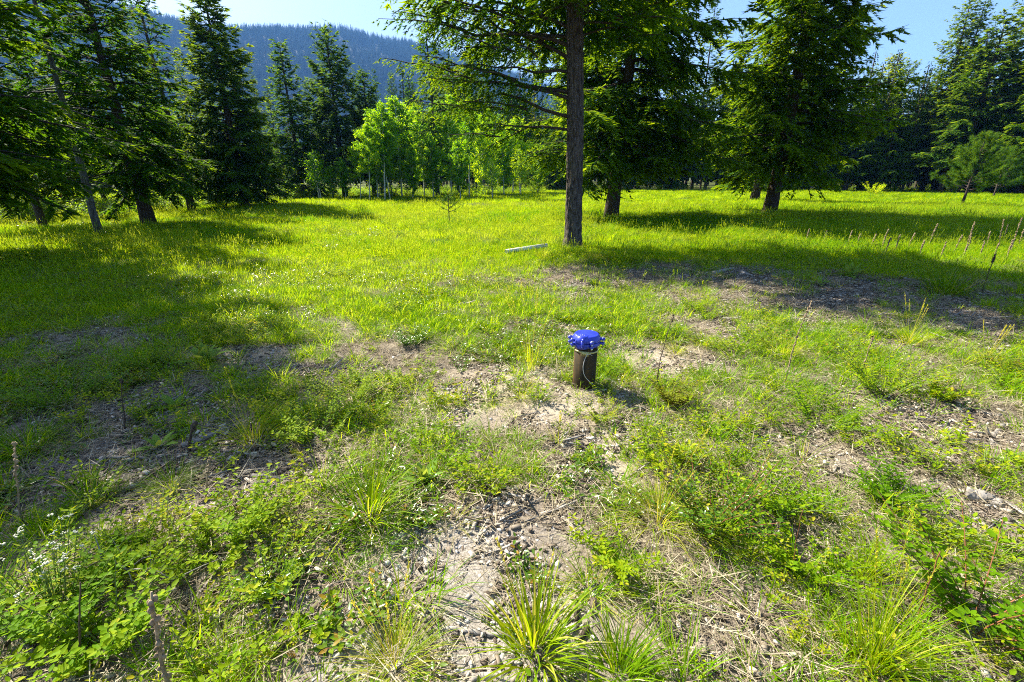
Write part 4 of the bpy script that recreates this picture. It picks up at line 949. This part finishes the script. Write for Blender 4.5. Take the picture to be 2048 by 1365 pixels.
T_ = [
 (790, 1325, .30, .05, 330, .0024, 'large fine-bladed bunchgrass with dry skirt at the bottom edge', dict(lean=.75, curve=1.3, dry=.15, thatch=160, heads=4, tint=(.3, .9))),
 (1068, 1297, .36, .055, 150, .0060, 'tall upright bunchgrass with broad bright blades in the gravel', dict(lean=.42, curve=.8, tint=(.25, .75), thatch=70, heads=2)),
 (738, 1038, .40, .06, 130, .0058, 'tall coarse bunchgrass beside the pale mullein rosette', dict(lean=.45, curve=.9, tint=(.3, .85), thatch=60)),
 (345, 985, .24, .05, 330, .0022, 'dense round tuft of fine dark grass on bare litter', dict(lean=.55, curve=1.0, tint=(.1, .55), thatch=90)),
 (505, 880, .33, .07, 170, .0045, 'bright yellow-green tuft beside the pale fallen log', dict(lean=.5, curve=.9, tint=(.4, .95), thatch=60, heads=2)),
 (1562, 718, .38, .06, 330, .0024, 'pale weeping tuft combed over in the rough beyond the pipe', dict(lean=.5, curve=1.2, tint=(.5, .95), dry=.3, blow=(-.20, -.02))),
 (1352, 712, .20, .05, 160, .0028, 'small pale upright tuft beyond the dark thin stalk', dict(tint=(.5, .95), dry=.2)),
 (1405, 698, .24, .07, 190, .0028, 'pale loose tuft beside the weeping tuft', dict(tint=(.5, .95), dry=.25, blow=(-.06, 0))),
 (1898, 1112, .19, .07, 380, .0020, 'dense yellow-green dome of fine grass near the weathered log', dict(lean=.8, curve=1.0, tint=(.45, .95), thatch=160, blow=(.05, 0))),
 (1645, 1268, .20, .04, 170, .0034, 'flat spreading tuft with dark centre and dry outer blades', dict(lean=1.0, curve=1.2, dry=.3, thatch=150)),
 (1722, 1160, .27, .04, 150, .0022, 'fine upright grass between the red-stemmed rose and the clover', dict(lean=.3, curve=.6, tint=(.35, .85))),
 (1240, 1345, .26, .05, 130, .0056, 'coarse green tuft at the bottom edge near the yarrow', dict(lean=.5, curve=1.0, tint=(.15, .7))),
 (1893, 590, .62, .20, 420, .0055, 'large dark green clump of rushes at the edge of the shade', dict(lean=.45, curve=.7, tint=(.0, .35), thatch=40, segs=4)),
 (1047, 797, .24, .05, 170, .0030, 'tuft with dry pale blades on the sand beside the blue-capped pipe', dict(lean=.6, dry=.3, thatch=110)),
 (990, 816, .13, .035, 130, .0032, 'small bright tuft on the sand before the dry tuft', dict(lean=.7, tint=(.35, .85), thatch=20)),
 (1318, 1040, .40, .07, 220, .0030, 'tall weeping grass leaning against the dark leafy shrub', dict(lean=.5, curve=1.3, tint=(.35, .9), dry=.2, blow=(.08, .05), heads=3)),
 (1245, 768, .24, .07, 170, .0022, 'fine pale grass bending away just behind the rusty pipe', dict(lean=.8, curve=1.2, dry=.4, tint=(.5, .95), blow=(.10, .03))),
 (445, 1335, .20, .08, 260, .0024, 'fine yellow grass at the bottom edge behind the thick dead stalk', dict(lean=.7, tint=(.4, .95))),
 (1815, 690, .34, .06, 130, .0045, 'tall tuft with long seed stems at the edge of the shade', dict(lean=.5, curve=.7, heads=6, tint=(.4, .9))),
 (1965, 735, .26, .10, 210, .0030, 'pale tuft with leaning seed stems near the picture edge', dict(lean=.7, curve=1.0, heads=6, dry=.35, tint=(.5, .95))),
 (1745, 1330, .42, .05, 170, .0030, 'tall soft grass at the bottom edge beside the rose', dict(lean=.25, curve=.6, tint=(.25, .75), heads=4)),
 (1188, 522, .40, .12, 260, .0050, 'pale feathery grass at the foot of the tall grey trunk', dict(lean=.6, curve=1.1, dry=.5, tint=(.6, .95), segs=4)),
 (1243, 526, .55, .16, 300, .0060, 'green feathery grass clump one step from the tall grey trunk', dict(lean=.5, curve=1.0, dry=.15, tint=(.2, .7), segs=4)),
 (1085, 516, .35, .14, 260, .0048, 'pale straw-tipped grass at the end of the white plastic pipe', dict(lean=.7, curve=1.1, dry=.5, tint=(.6, .95), segs=4)),
 (1115, 885, .17, .025, 40, .0034, 'thin sprig of grass in the sandy path below the pipe', dict(lean=.3, curve=.5, thatch=0, heads=2)),
 (1395, 862, .30, .06, 200, .0026, 'long pale grass laid over in the weeds right of the pipe shadow', dict(lean=1.1, curve=1.2, dry=.5, tint=(.6, .95), blow=(-.10, -.08))),
 (1062, 742, .50, .05, 60, .0032, 'thin tall seed stems rising left of the blue cap', dict(lean=.25, curve=.4, heads=7, thatch=0, tint=(.4, .9))),
 (285, 1150, .24, .05, 140, .0030, 'yellow-tipped tuft behind the bare forked twig', dict(tint=(.4, .95), dry=.2)),
 (1500, 1120, .22, .05, 150, .0030, 'loose dark tuft below the reddish-tipped shrub', dict(tint=(.1, .6), dry=.2)),
 (1185, 1170, .24, .06, 190, .0030, 'matted grass between the gravel and the weeping grass', dict(lean=1.0, curve=1.1, dry=.25)),
 (1300, 1190, .20, .07, 180, .0036, 'low flattened green grass beyond the coarse bottom tuft', dict(lean=1.1, curve=1.1, dry=.15, tint=(.2, .7))),
 (905, 1045, .20, .05, 150, .0026, 'half-dry tuft at the upper end of the gravel patch', dict(lean=.9, curve=1.1, dry=.45)),
 (1000, 955, .22, .06, 160, .0030, 'loose green tuft above the gravel, among reddish stems', dict(lean=.8, dry=.2, tint=(.2, .7))),
 (415, 735, .26, .06, 150, .0040, 'bright tuft at the end of the sand strip', dict(tint=(.4, .9))),
 (560, 620, .34, .09, 170, .0040, 'soft tuft at the edge of the tree shade', dict(tint=(.2, .7))),
 (1010, 612, .22, .06, 150, .0050, 'bright green tuft on the dark bare soil', dict(lean=.35, tint=(.35, .85), thatch=0)),
 (180, 1010, .30, .06, 120, .0045, 'dark tuft standing in the shade near the flowering clump', dict(tint=(.05, .5))),
 (60, 900, .36, .10, 260, .0034, 'soft dark grass clump deep in the shade', dict(tint=(.0, .4))),
 (650, 985, .30, .05, 90, .0046, 'slim tuft with arching blades beside the coarse bunchgrass', dict(lean=.6, curve=1.0, tint=(.3, .85), thatch=30)),
 (1600, 930, .24, .06, 170, .0032, 'low arching tuft between the leafy weeds and wood chips', dict(lean=.9, tint=(.25, .8))),
]
for k, (px, py, h, rad, n, w, lab, kw) in enumerate(T_): tuft(px, py, h, rad, n, w, lab, 1000 + k * 3, **kw)

def shrub(px, py, h, rad, stems, ll, lw, label, seed, mat='weed', per=12, stem='greenstem', tint=(.15, .85), spread=.6, odd=0.0, cat='shrub', name='leafy_shrub'):
    r = np.random.default_rng(seed); me = forb_mesh('foliage', seed, int(stems * 1.25), h, rad, ll * .72, lw * .74, M[mat], int(per * 1.35), stem, tint, spread, odd)
    return place(name, me, at(px, py), label, cat, 'leafy plants of the clearing')
S_ = [
 (500, 1062, .25, .20, 22, .030, .020, 'bright round-leaved shrub beside the bare forked twig', dict(spread=.55)),
 (1420, 1050, .34, .24, 34, .030, .017, 'dark leafy shrub with reddish tips, the largest before the pipe', dict(mat='glossy', tint=(.05, .85), odd=.10, spread=.5, stem='redstem')),
 (1762, 785, .36, .34, 36, .034, .018, 'broad yellow-green shrub between the seed tuft and the wood chips', dict(spread=.75, odd=.03)),
 (1640, 850, .26, .34, 32, .030, .015, 'low spreading leafy plant before the broad shrub', dict(spread=.9)),
 (822, 686, .20, .24, 28, .032, .018, 'dark green leafy mound left of the thin seed stems', dict(mat='glossy', tint=(.1, .9), spread=.8)),
 (640, 870, .30, .30, 34, .030, .016, 'bright leafy clump in the middle of the weeds', dict(spread=.7, tint=(.3, .95))),
 (545, 1182, .20, .13, 18, .018, .010, 'small yellowish bush alone on the gravel edge', dict(spread=.6, tint=(.4, .95), odd=.08)),
 (120, 1250, .24, .20, 24, .034, .020, 'dark low shrub under the white flowering clump', dict(tint=(.05, .6))),
 (215, 1300, .26, .20, 24, .040, .022, 'leafy shrub at the foot of the thick dead stalk', dict(spread=.6)),
 (255, 1130, .20, .16, 20, .034, .019, 'leafy plant behind the bare forked twig', dict(spread=.7, tint=(.2, .8))),
 (1345, 812, .24, .14, 14, .045, .020, 'yellow and orange leaved plant by the pale stick', dict(mat='rusty', tint=(.0, .28), spread=.5, stem='redstem')),
 (1955, 1250, .40, .26, 20, .045, .026, 'wild rose with red stems at the bottom corner', dict(mat='weed', stem='redstem', spread=.6, tint=(.15, .75))),
 (1385, 625, .20, .22, 24, .036, .018, 'small green bush on the dark bare soil', dict(spread=.7)),
 (282, 738, .30, .24, 26, .034, .018, 'dark leafy bush beside the shaded sand strip', dict(tint=(.05, .6), odd=.04)),
 (135, 800, .34, .40, 40, .034, .018, 'wide dark bush in the tree shade', dict(tint=(.0, .5), spread=.8)),
 (1610, 1130, .20, .26, 26, .030, .017, 'clover-like leafy patch between shrub and rose', dict(spread=.9)),
 (440, 1120, .20, .20, 20, .030, .018, 'leafy weeds below the round-leaved shrub', dict(spread=.8, tint=(.3, .9))),
 (1490, 690, .20, .26, 24, .026, .014, 'leafy green weeds beside the weeping tuft', dict(spread=.8)),
 (700, 790, .24, .30, 30, .024, .013, 'fresh yellow-green weeds up the slope from the sand', dict(spread=.8, tint=(.4, .95))),
 (1010, 690, .18, .24, 26, .022, .012, 'fine-leaved weeds under the thin seed stems', dict(spread=.8, tint=(.35, .9))),
 (1200, 842, .15, .12, 16, .018, .009, 'sprawling small-leaved weed at the foot of the pipe', dict(spread=1.0, tint=(.4, .95), odd=.10)),
 (1880, 800, .18, .12, 12, .045, .022, 'small plant with a red underside on the wood chips', dict(mat='weed', odd=.1, spread=.7, stem='redstem')),
 (1540, 1010, .22, .22, 22, .032, .018, 'leafy plant beside the reddish-tipped shrub', dict(spread=.8)),
 (1240, 1120, .16, .14, 16, .032, .016, 'low broad-leaved plant among the matted grass', dict(spread=.9)),
 (1160, 915, .10, .10, 12, .028, .013, 'tiny leafy plant in the sandy path', dict(spread=1.0)),
 (860, 600, .16, .40, 34, .038, .019, 'glossy low bearberry mat with white glints above the weeds', dict(mat='glossy', tint=(.1, .95), spread=1.1, odd=.10, stem='redstem')),
 (1200, 575, .16, .24, 22, .036, .018, 'low leafy plant at the rim of the dark soil', dict(spread=.8)),
 (640, 1245, .07, .10, 8, .036, .022, 'small plant with red runners on the gravel', dict(spread=1.2)),
 (1780, 1010, .20, .22, 20, .034, .018, 'blue-green leafy weeds by the weathered log', dict(tint=(.05, .5), spread=.8)),
]
for k, (px, py, h, rad, st, ll, lw, lab, kw) in enumerate(S_): shrub(px, py, h, rad, st, ll, lw, lab, 2000 + k * 3, **kw)
# bushes out at the far edge
for k, (px, py, ty, lab) in enumerate([(960, 397, 362, 'bright yellow bush at the foot of the aspens'), (1068, 389, 352, 'yellow-green bush under the fir beside the bare trunk'), (885, 397, 380, 'low grey-green bush under the half-dead spruce'),
                                     (1745, 390, 360, 'sunlit yellow bush before the olive-green fir'), (1225, 440, 428, 'dark brush around the foot of the massive fir'), (1520, 432, 420, 'dark brush around the foot of the leaning fir'), (380, 505, 490, 'small bright bush beside the shadow of the broad fir')]):
    p = at(px, py); h = top_z(p, ty)
    me = forb_mesh('foliage', 2300 + k, 30, h * .85, h * .9, .11 if h > .7 else .06, .07 if h > .7 else .03, M['aspen' if k < 4 else 'weed'], 12, 'redstem', (.55, 1) if k in (0, 1, 3) else (.1, .6), .5, 0, True)
    place('edge_bush', me, p, lab, 'bush', 'bushes at the meadow edge')

def rosette(px, py, size, n, label, seed, mat='mullein', tall=.55):
    o = empty('mullein_rosette', g3(at(px, py), -.004), rng.random() * 6.28); tag(o, label, 'rosette', 'felted mullein rosettes'); r = np.random.default_rng(seed)
    for k in range(n):
        a = k * 2.4; el = R(12 + 66 * (k / n)) * (tall / .55) ; l = size * (1 - .35 * k / n) * (.85 + .3 * r.random())
        D = np.array([[math.cos(a) * math.cos(el), math.sin(a) * math.cos(el), math.sin(el)]]); N_ = np.array([[-math.cos(a) * math.sin(el), -math.sin(a) * math.sin(el), math.cos(el)]])
        # a broad leaf, three strips long
        s = nrm(np.cross(D, N_)); u = np.linspace(0, 1, 6); wv = np.array([.10, .30, .44, .46, .32, .04]) * l * .72; V = []
        for uu, ww in zip(u, wv):
            c = D[0] * l * uu - N_[0] * l * .28 * uu * uu
            V += [c - s[0] * ww * .5 + N_[0] * ww * .12, c, c + s[0] * ww * .5 + N_[0] * ww * .12]
        Q = [(3 * i + j, 3 * i + j + 1, 3 * i + j + 4, 3 * i + j + 3) for i in range(5) for j in range(2)]
        mb = MB(); mb.add(np.array(V), Q, tint=.3 + .6 * r.random()); mb.build('leaf', M[mat], o, True)
rosette(850, 966, .16, 13, 'pale upright mullein rosette beside the coarse bunchgrass', 31, tall=.75)
rosette(1697, 556, .34, 12, 'pale mullein rosette on the rim of the shaded soil', 32, tall=.8)
rosette(408, 722, .26, 12, 'bright mullein rosette at the end of the sand strip', 33, tall=.8)
rosette(218, 768, .17, 9, 'small mullein rosette in the shaded litter', 34)
rosette(349, 816, .17, 10, 'flat grey mullein rosette on the bare litter', 35)
rosette(318, 896, .15, 9, 'mullein rosette at the thick end of the pale log', 36)
rosette(2030, 940, .16, 9, 'mullein rosette at the edge of the wood chips', 37)
rosette(1640, 572, .22, 9, 'smaller mullein rosette beside the shaded litter', 38)

def stalk(px, py, h, rad, lean, az, label, seed, mat='stalk', pods=(.45, 1.0, 60), group=None, cat='stalk', name='dead_stalk'):
    r = np.random.default_rng(seed); o = empty(name, g3(at(px, py), -.01)); tag(o, label, cat, group)
    s = np.linspace(0, 1, 9)[:, None]; d = np.array([math.cos(az) * lean, math.sin(az) * lean, 1.]); pts = d * h * s + np.array([math.cos(az), math.sin(az), 0]) * h * .08 * s ** 2 + np.cumsum(r.normal(size=(9, 3)), 0) * h * .006 * np.array([1, 1, 0]); pts[0] = (0, 0, -.02)
    mb = MB(); V, Q, T = tube(pts, np.linspace(rad, rad * .45, 9), 6, True, .12, seed); mb.add(V, Q, T); mb.build('stem', M[mat], o, True)
    lo, hi, n = pods
    if n:
        mb = MB(); f = lo + (hi - lo) * r.random(n) ** .7; i = f * 8; i0 = np.minimum(i.astype(int), 7); w = (i - i0)[:, None]; c = pts[i0] * (1 - w) + pts[i0 + 1] * w; a = r.random(n) * 6.283
        for q in range(n):
            k = rad * (.75 + .7 * r.random()); V, Q, T = disc_solid([(.3, -.9), (.8, -.3), (.75, .4), (.3, .9)], 5); V = V * k * np.array([1, 1, 1.25]) + c[q] + np.array([math.cos(a[q]), math.sin(a[q]), .3]) * rad * 1.1; mb.add(V, Q, T)
        mb.build('seed_pod', M[mat], o)
    return o
def h_of(px, py, tx, ty):
    p = at(px, py); h = top_z(p, ty); t = at(tx, ty) if False else None
    depth = p[1] * math.cos(PITCH) + (CAM_H - h) * math.sin(PITCH); X = (tx - CX) / FPX * depth
    return h, (X - p[0]) / h
for k, (px, py, tx, ty, rad, mat, pods, lab) in enumerate([
    (350, 1400, 277, 1172, .0075, 'stalk', (.25, 1, 26), 'thick brown dead stalk with pods rising from the bottom edge'),
    (1308, 795, 1325, 627, .0045, 'darkstalk', (.9, 1, 8), 'thin dark dead stalk standing right of the pipe'),
    (250, 862, 234, 756, .0050, 'darkstalk', (.9, 1, 6), 'dark bare stalk standing in the shaded litter'),
    (412, 1012, 409, 918, .0050, 'stalk', (.6, 1, 18), 'short brown seed spike beside the dense round tuft'),
    (376, 902, 381, 846, .0110, 'darkstalk', (.8, 1, 6), 'charred black stub at the end of the pale log'),
    (1571, 768, 1613, 606, .0050, 'stalk', (.35, 1, 40), 'tall knobbly dead stalk leaning over the weeping tuft'),
    (1716, 770, 1740, 672, .0045, 'stalk', (.3, 1, 30), 'knobbly dead stalk in the broad yellow-green shrub'),
    (1590, 1145, 1592, 1010, .0020, 'redstem', (.9, 1, 0), 'thin red stem among the clover-like leaves'),
    (1835, 1240, 1865, 1100, .0040, 'redstem', (.9, 1, 0), 'bare red rose stem by the bottom corner'),
    (585, 1100, 592, 1000, .0020, 'darkstalk', (.75, 1, 8), 'thin stem beside the round-leaved shrub'),
    (160, 1330, 140, 1165, .0040, 'darkstalk', (.8, 1, 0), 'leaning dark stem behind the flowering clump'),
    (45, 1050, 20, 880, .0050, 'stalk', (.4, 1, 30), 'grey seed spike in the shade at the picture edge'),
    (1963, 590, 1985, 508, .0080, 'darkstalk', (.75, 1, 26), 'dark seed spike beside the clump of rushes'),
    (1018, 700, 1026, 565, .0025, 'greenstem', (.8, 1, 14), 'tall thin green stem above the weeds')]):
    h, ln = h_of(px, py, tx, ty); stalk(px, py, h, rad, ln, 0.0, lab, 3000 + k, mat, pods)
# the stand of old mullein spikes at the far side of the rough
r = np.random.default_rng(42)
ST = [(1855, 497, 1872, 448), (1930, 505, 1948, 445), (1937, 508, 1940, 452), (1995, 500, 2003, 440), (2003, 492, 2012, 450), (2020, 510, 2042, 436), (2035, 500, 2044, 460), (1972, 500, 1978, 464), (1905, 510, 1920, 470), (1762, 505, 1775, 458),
      (1741, 500, 1752, 468), (1815, 500, 1828, 466), (1790, 508, 1798, 470), (1768, 512, 1778, 476), (1838, 515, 1846, 480), (1880, 520, 1890, 484), (1960, 515, 1968, 482), (1985, 520, 1996, 486), (1645, 485, 1652, 462), (1612, 482, 1618, 458),
      (1695, 490, 1702, 462), (1713, 495, 1720, 468), (2010, 525, 2022, 480), (1925, 520, 1935, 488)]
for k, (px, py, tx, ty) in enumerate(ST):
    h, ln = h_of(px, py, tx, ty)
    stalk(px, py, h, .0085, ln, 0.0, 'brown dead mullein spike in the stand behind the rushes', 3100 + k, 'stalk', (.35, 1, 46), 'old mullein spikes in the rough', 'mullein spike', 'mullein_spike')

# white-flowered clump
def flowers(px, py):
    o = empty('flowering_clump', g3(at(px, py), -.005)); tag(o, 'clump of small white flower heads in the bottom corner', 'flowers'); r = np.random.default_rng(51); mb = MB(); heads = []
    for k in range(44):
        a = r.random() * 6.283; q = math.sqrt(r.random()) * .10; b = np.array([math.cos(a) * q, math.sin(a) * q, 0]); l = .17 + .13 * r.random(); d = np.array([math.cos(a) * (q * 3 + .1) , math.sin(a) * (q * 3 + .1), 1.])
        s = np.linspace(0, 1, 4)[:, None]; pts = b + d * l * s; V, Q, T = tube(pts, np.linspace(.0018, .0012, 4), 4, False); mb.add(V, Q, m=0)
        m = 12; f = r.random(m); V, Q, T = leaves(b + d * l * f[:, None], rdir(r, m) + np.array([0, 0, .8]), rdir(r, m), .030, .006); mb.add(V, Q, T, m=1, tint=np.repeat(.5 + .4 * r.random(m), 8))
        heads.append(b + d * l)
    mb.build('foliage', [M['greenstem'], M['mullein']], o)
    for c in heads:
        mb = MB()
        for q in range(7):
            V, Q, T = disc_solid([(.5, -.6), (1, -.1), (.85, .5), (.3, .8)], 6); mb.add(V * .0034 + c + np.array([r.normal() * .006, r.normal() * .006, r.random() * .004]), Q, T)
        mb.build('flower_head', M['white'], o)
flowers(92, 1215)

# sticks and logs
def stick(pts, rad, label, seed, mat='deadwood', twigs=0, cat='stick', name='dead_stick', sides=8, dz=None):
    P = [np.array(g3(at(*p[:2]), (p[2] if len(p) > 2 else 0) + rad * .5)) for p in pts]; P = np.array(P); n = len(P); o0 = P[0].copy()
    t = np.linspace(0, n - 1, 4 * n); Q_ = np.stack([np.interp(t, np.arange(n), P[:, k]) for k in range(3)], -1) - o0; r = np.random.default_rng(seed)
    for _ in range(2): Q_[1:-1] = (Q_[:-2] + 2 * Q_[1:-1] + Q_[2:]) / 4
    Q_ += r.normal(size=Q_.shape) * rad * .12
    mb = MB(); V, Q, T = tube(Q_, np.linspace(rad, rad * .72, len(Q_)), sides, True, .16, seed); mb.add(V, Q, T); o = mb.build(name, M[mat], None, True, tuple(o0)); tag(o, label, cat)
    L = np.linalg.norm(Q_[-1] - Q_[0])
    for q in range(twigs):
        b = Q_[r.integers(1, len(Q_) - 1)]; e = b + nrm((Q_[-1] - Q_[0])[None])[0] * L * .25 + rdir(r, 1)[0] * L * .22; e[2] = abs(e[2]) + .01
        mb = MB(); V, Q, T = tube(np.stack([b, (b + e) / 2 + r.normal(size=3) * .01, e]), [rad * .5, rad * .35, rad * .15], 5); mb.add(V, Q, T); mb.build('twig', M[mat], o)
    return o
stick([(1203, 758), (1235, 780), (1272, 798)], .014, 'pale dry stick lying beside the rusty pipe', 61)
stick([(365, 893), (410, 878), (455, 855)], .018, 'pale fallen log beside the charred stub', 62, cat='log', name='fallen_log')
stick([(400, 1242), (430, 1238), (462, 1236)], .014, 'short pale piece of wood lying crosswise by the litter', 63, cat='wood', name='wood_piece')
stick([(430, 1250), (437, 1275), (445, 1300)], .013, 'pale split wood pointing at the viewer below the crosswise piece', 64, cat='wood', name='wood_piece')
stick([(873, 1250), (930, 1256), (1012, 1268)], .011, 'long grey stick running behind the tall upright bunchgrass', 65)
stick([(942, 1350), (985, 1346), (1035, 1358)], .013, 'bent pale stick at the bottom edge', 66)
stick([(2005, 855), (1985, 875), (1978, 890), (1995, 912)], .018, 'crooked grey branch on the wood chips', 67, twigs=2)
stick([(1925, 1000), (1960, 1008), (2000, 1022)], .035, 'weathered half-buried grey log near the rose', 68, cat='log', name='fallen_log', sides=10)
stick([(1480, 545), (1505, 552)], .03, 'short broken log on the far rim of the soil', 69, cat='log', name='fallen_log')
stick([(1590, 560), (1630, 566)], .022, 'thin pale log across the shaded soil', 70, cat='log', name='fallen_log')
stick([(1425, 548), (1460, 540)], .04, 'pale splintered wood at the rim of the soil', 71, cat='log', name='fallen_log')
stick([(480, 1165), (500, 1155), (525, 1140)], .009, 'dark stick at the edge of the litter', 72, 'twig')
stick([(390, 1225), (410, 1212), (440, 1200)], .009, 'grey stick above the pale wood pieces', 73)
stick([(1050, 568), (1090, 573), (1130, 575)], .014, 'dark branch lying on the soil beyond the seed stems', 74, 'twig')
stick([(1206, 622), (1222, 634)], .010, 'pale splinter lying behind the blue cap', 75)
stick([(845, 795), (900, 793), (950, 797), (985, 806)], .006, 'long thin dark twig lying over the sand', 76, 'twig')
stick([(640, 740), (700, 728)], .012, 'grey stick in the dry litter on the slope', 77)
stick([(505, 955), (580, 965)], .012, 'pale stick behind the round-leaved shrub', 78)
stick([(1940, 930), (1975, 945), (2000, 985), (2010, 1000)], .009, 'thin curved branch over the wood chips', 79, 'stalk', 2)
stick([(1735, 825), (1765, 840)], .010, 'grey splinter at the near end of the broad shrub', 80)
stick([(1840, 690), (1900, 700), (1960, 705)], .012, 'weathered stick on the shaded litter', 81)
# the bare forked twig
r = np.random.default_rng(91); p0 = np.array(g3(at(210, 1150), .04)); o = empty('forked_twig', p0); tag(o, 'bare pale forked twig hovering over the weeds', 'twig'); o['label'] = 'bare pale forked twig lying over the weeds in the corner'
def tw(a, b, r0, r1, sag=.0):
    a = np.array(a); b = np.array(b); m = (a + b) / 2 + r.normal(size=3) * .012; V, Q, T = tube(np.stack([a, (a + m) / 2, m, (m + b) / 2, b]), np.linspace(r0, r1, 5), 5); mb = MB(); mb.add(V, Q, T); mb.build('twig', M['deadwood'], o)
w = lambda px, py, z: np.array(at(px, py, z)) - p0
A, B, C_ = w(115, 1155, .04), w(205, 1118, .10), w(255, 1140, .10)
tw(A, B, .0025, .0035); tw(B, w(185, 1060, .22), .0035, .0015); tw(B, w(165, 1093, .16), .0028, .001); tw(B, C_, .0038, .0032); tw(w(235, 1128, .10), w(225, 1080, .20), .0025, .001)
tw(C_, w(345, 1160, .06), .003, .0025); tw(w(345, 1160, .06), w(460, 1110, .08), .0025, .001); tw(C_, w(310, 1110, .16), .0025, .001); tw(C_, w(265, 1170, .05), .0025, .0015); tw(w(300, 1150, .08), w(300, 1095, .18), .002, .001)

# ------------------------------------------------------------------ the air: thin haze over the valley
V, Q = box((0, 200, 395), (6800, 6800, 800))
mb = MB(); mb.add(V, Q); m, nt, N, L, out = new_mat('valley_haze')
pv = N.new('ShaderNodeVolumePrincipled'); pv.inputs['Color'].default_value = (.16, .41, 1.0, 1); pv.inputs['Density'].default_value = .00019; pv.inputs['Anisotropy'].default_value = 0.0
L.new(pv.outputs[0], out.inputs['Volume'])
o = mb.build('haze', m); tag(o, 'thin blue haze hanging over the valley and the ridge', 'haze', kind='stuff')
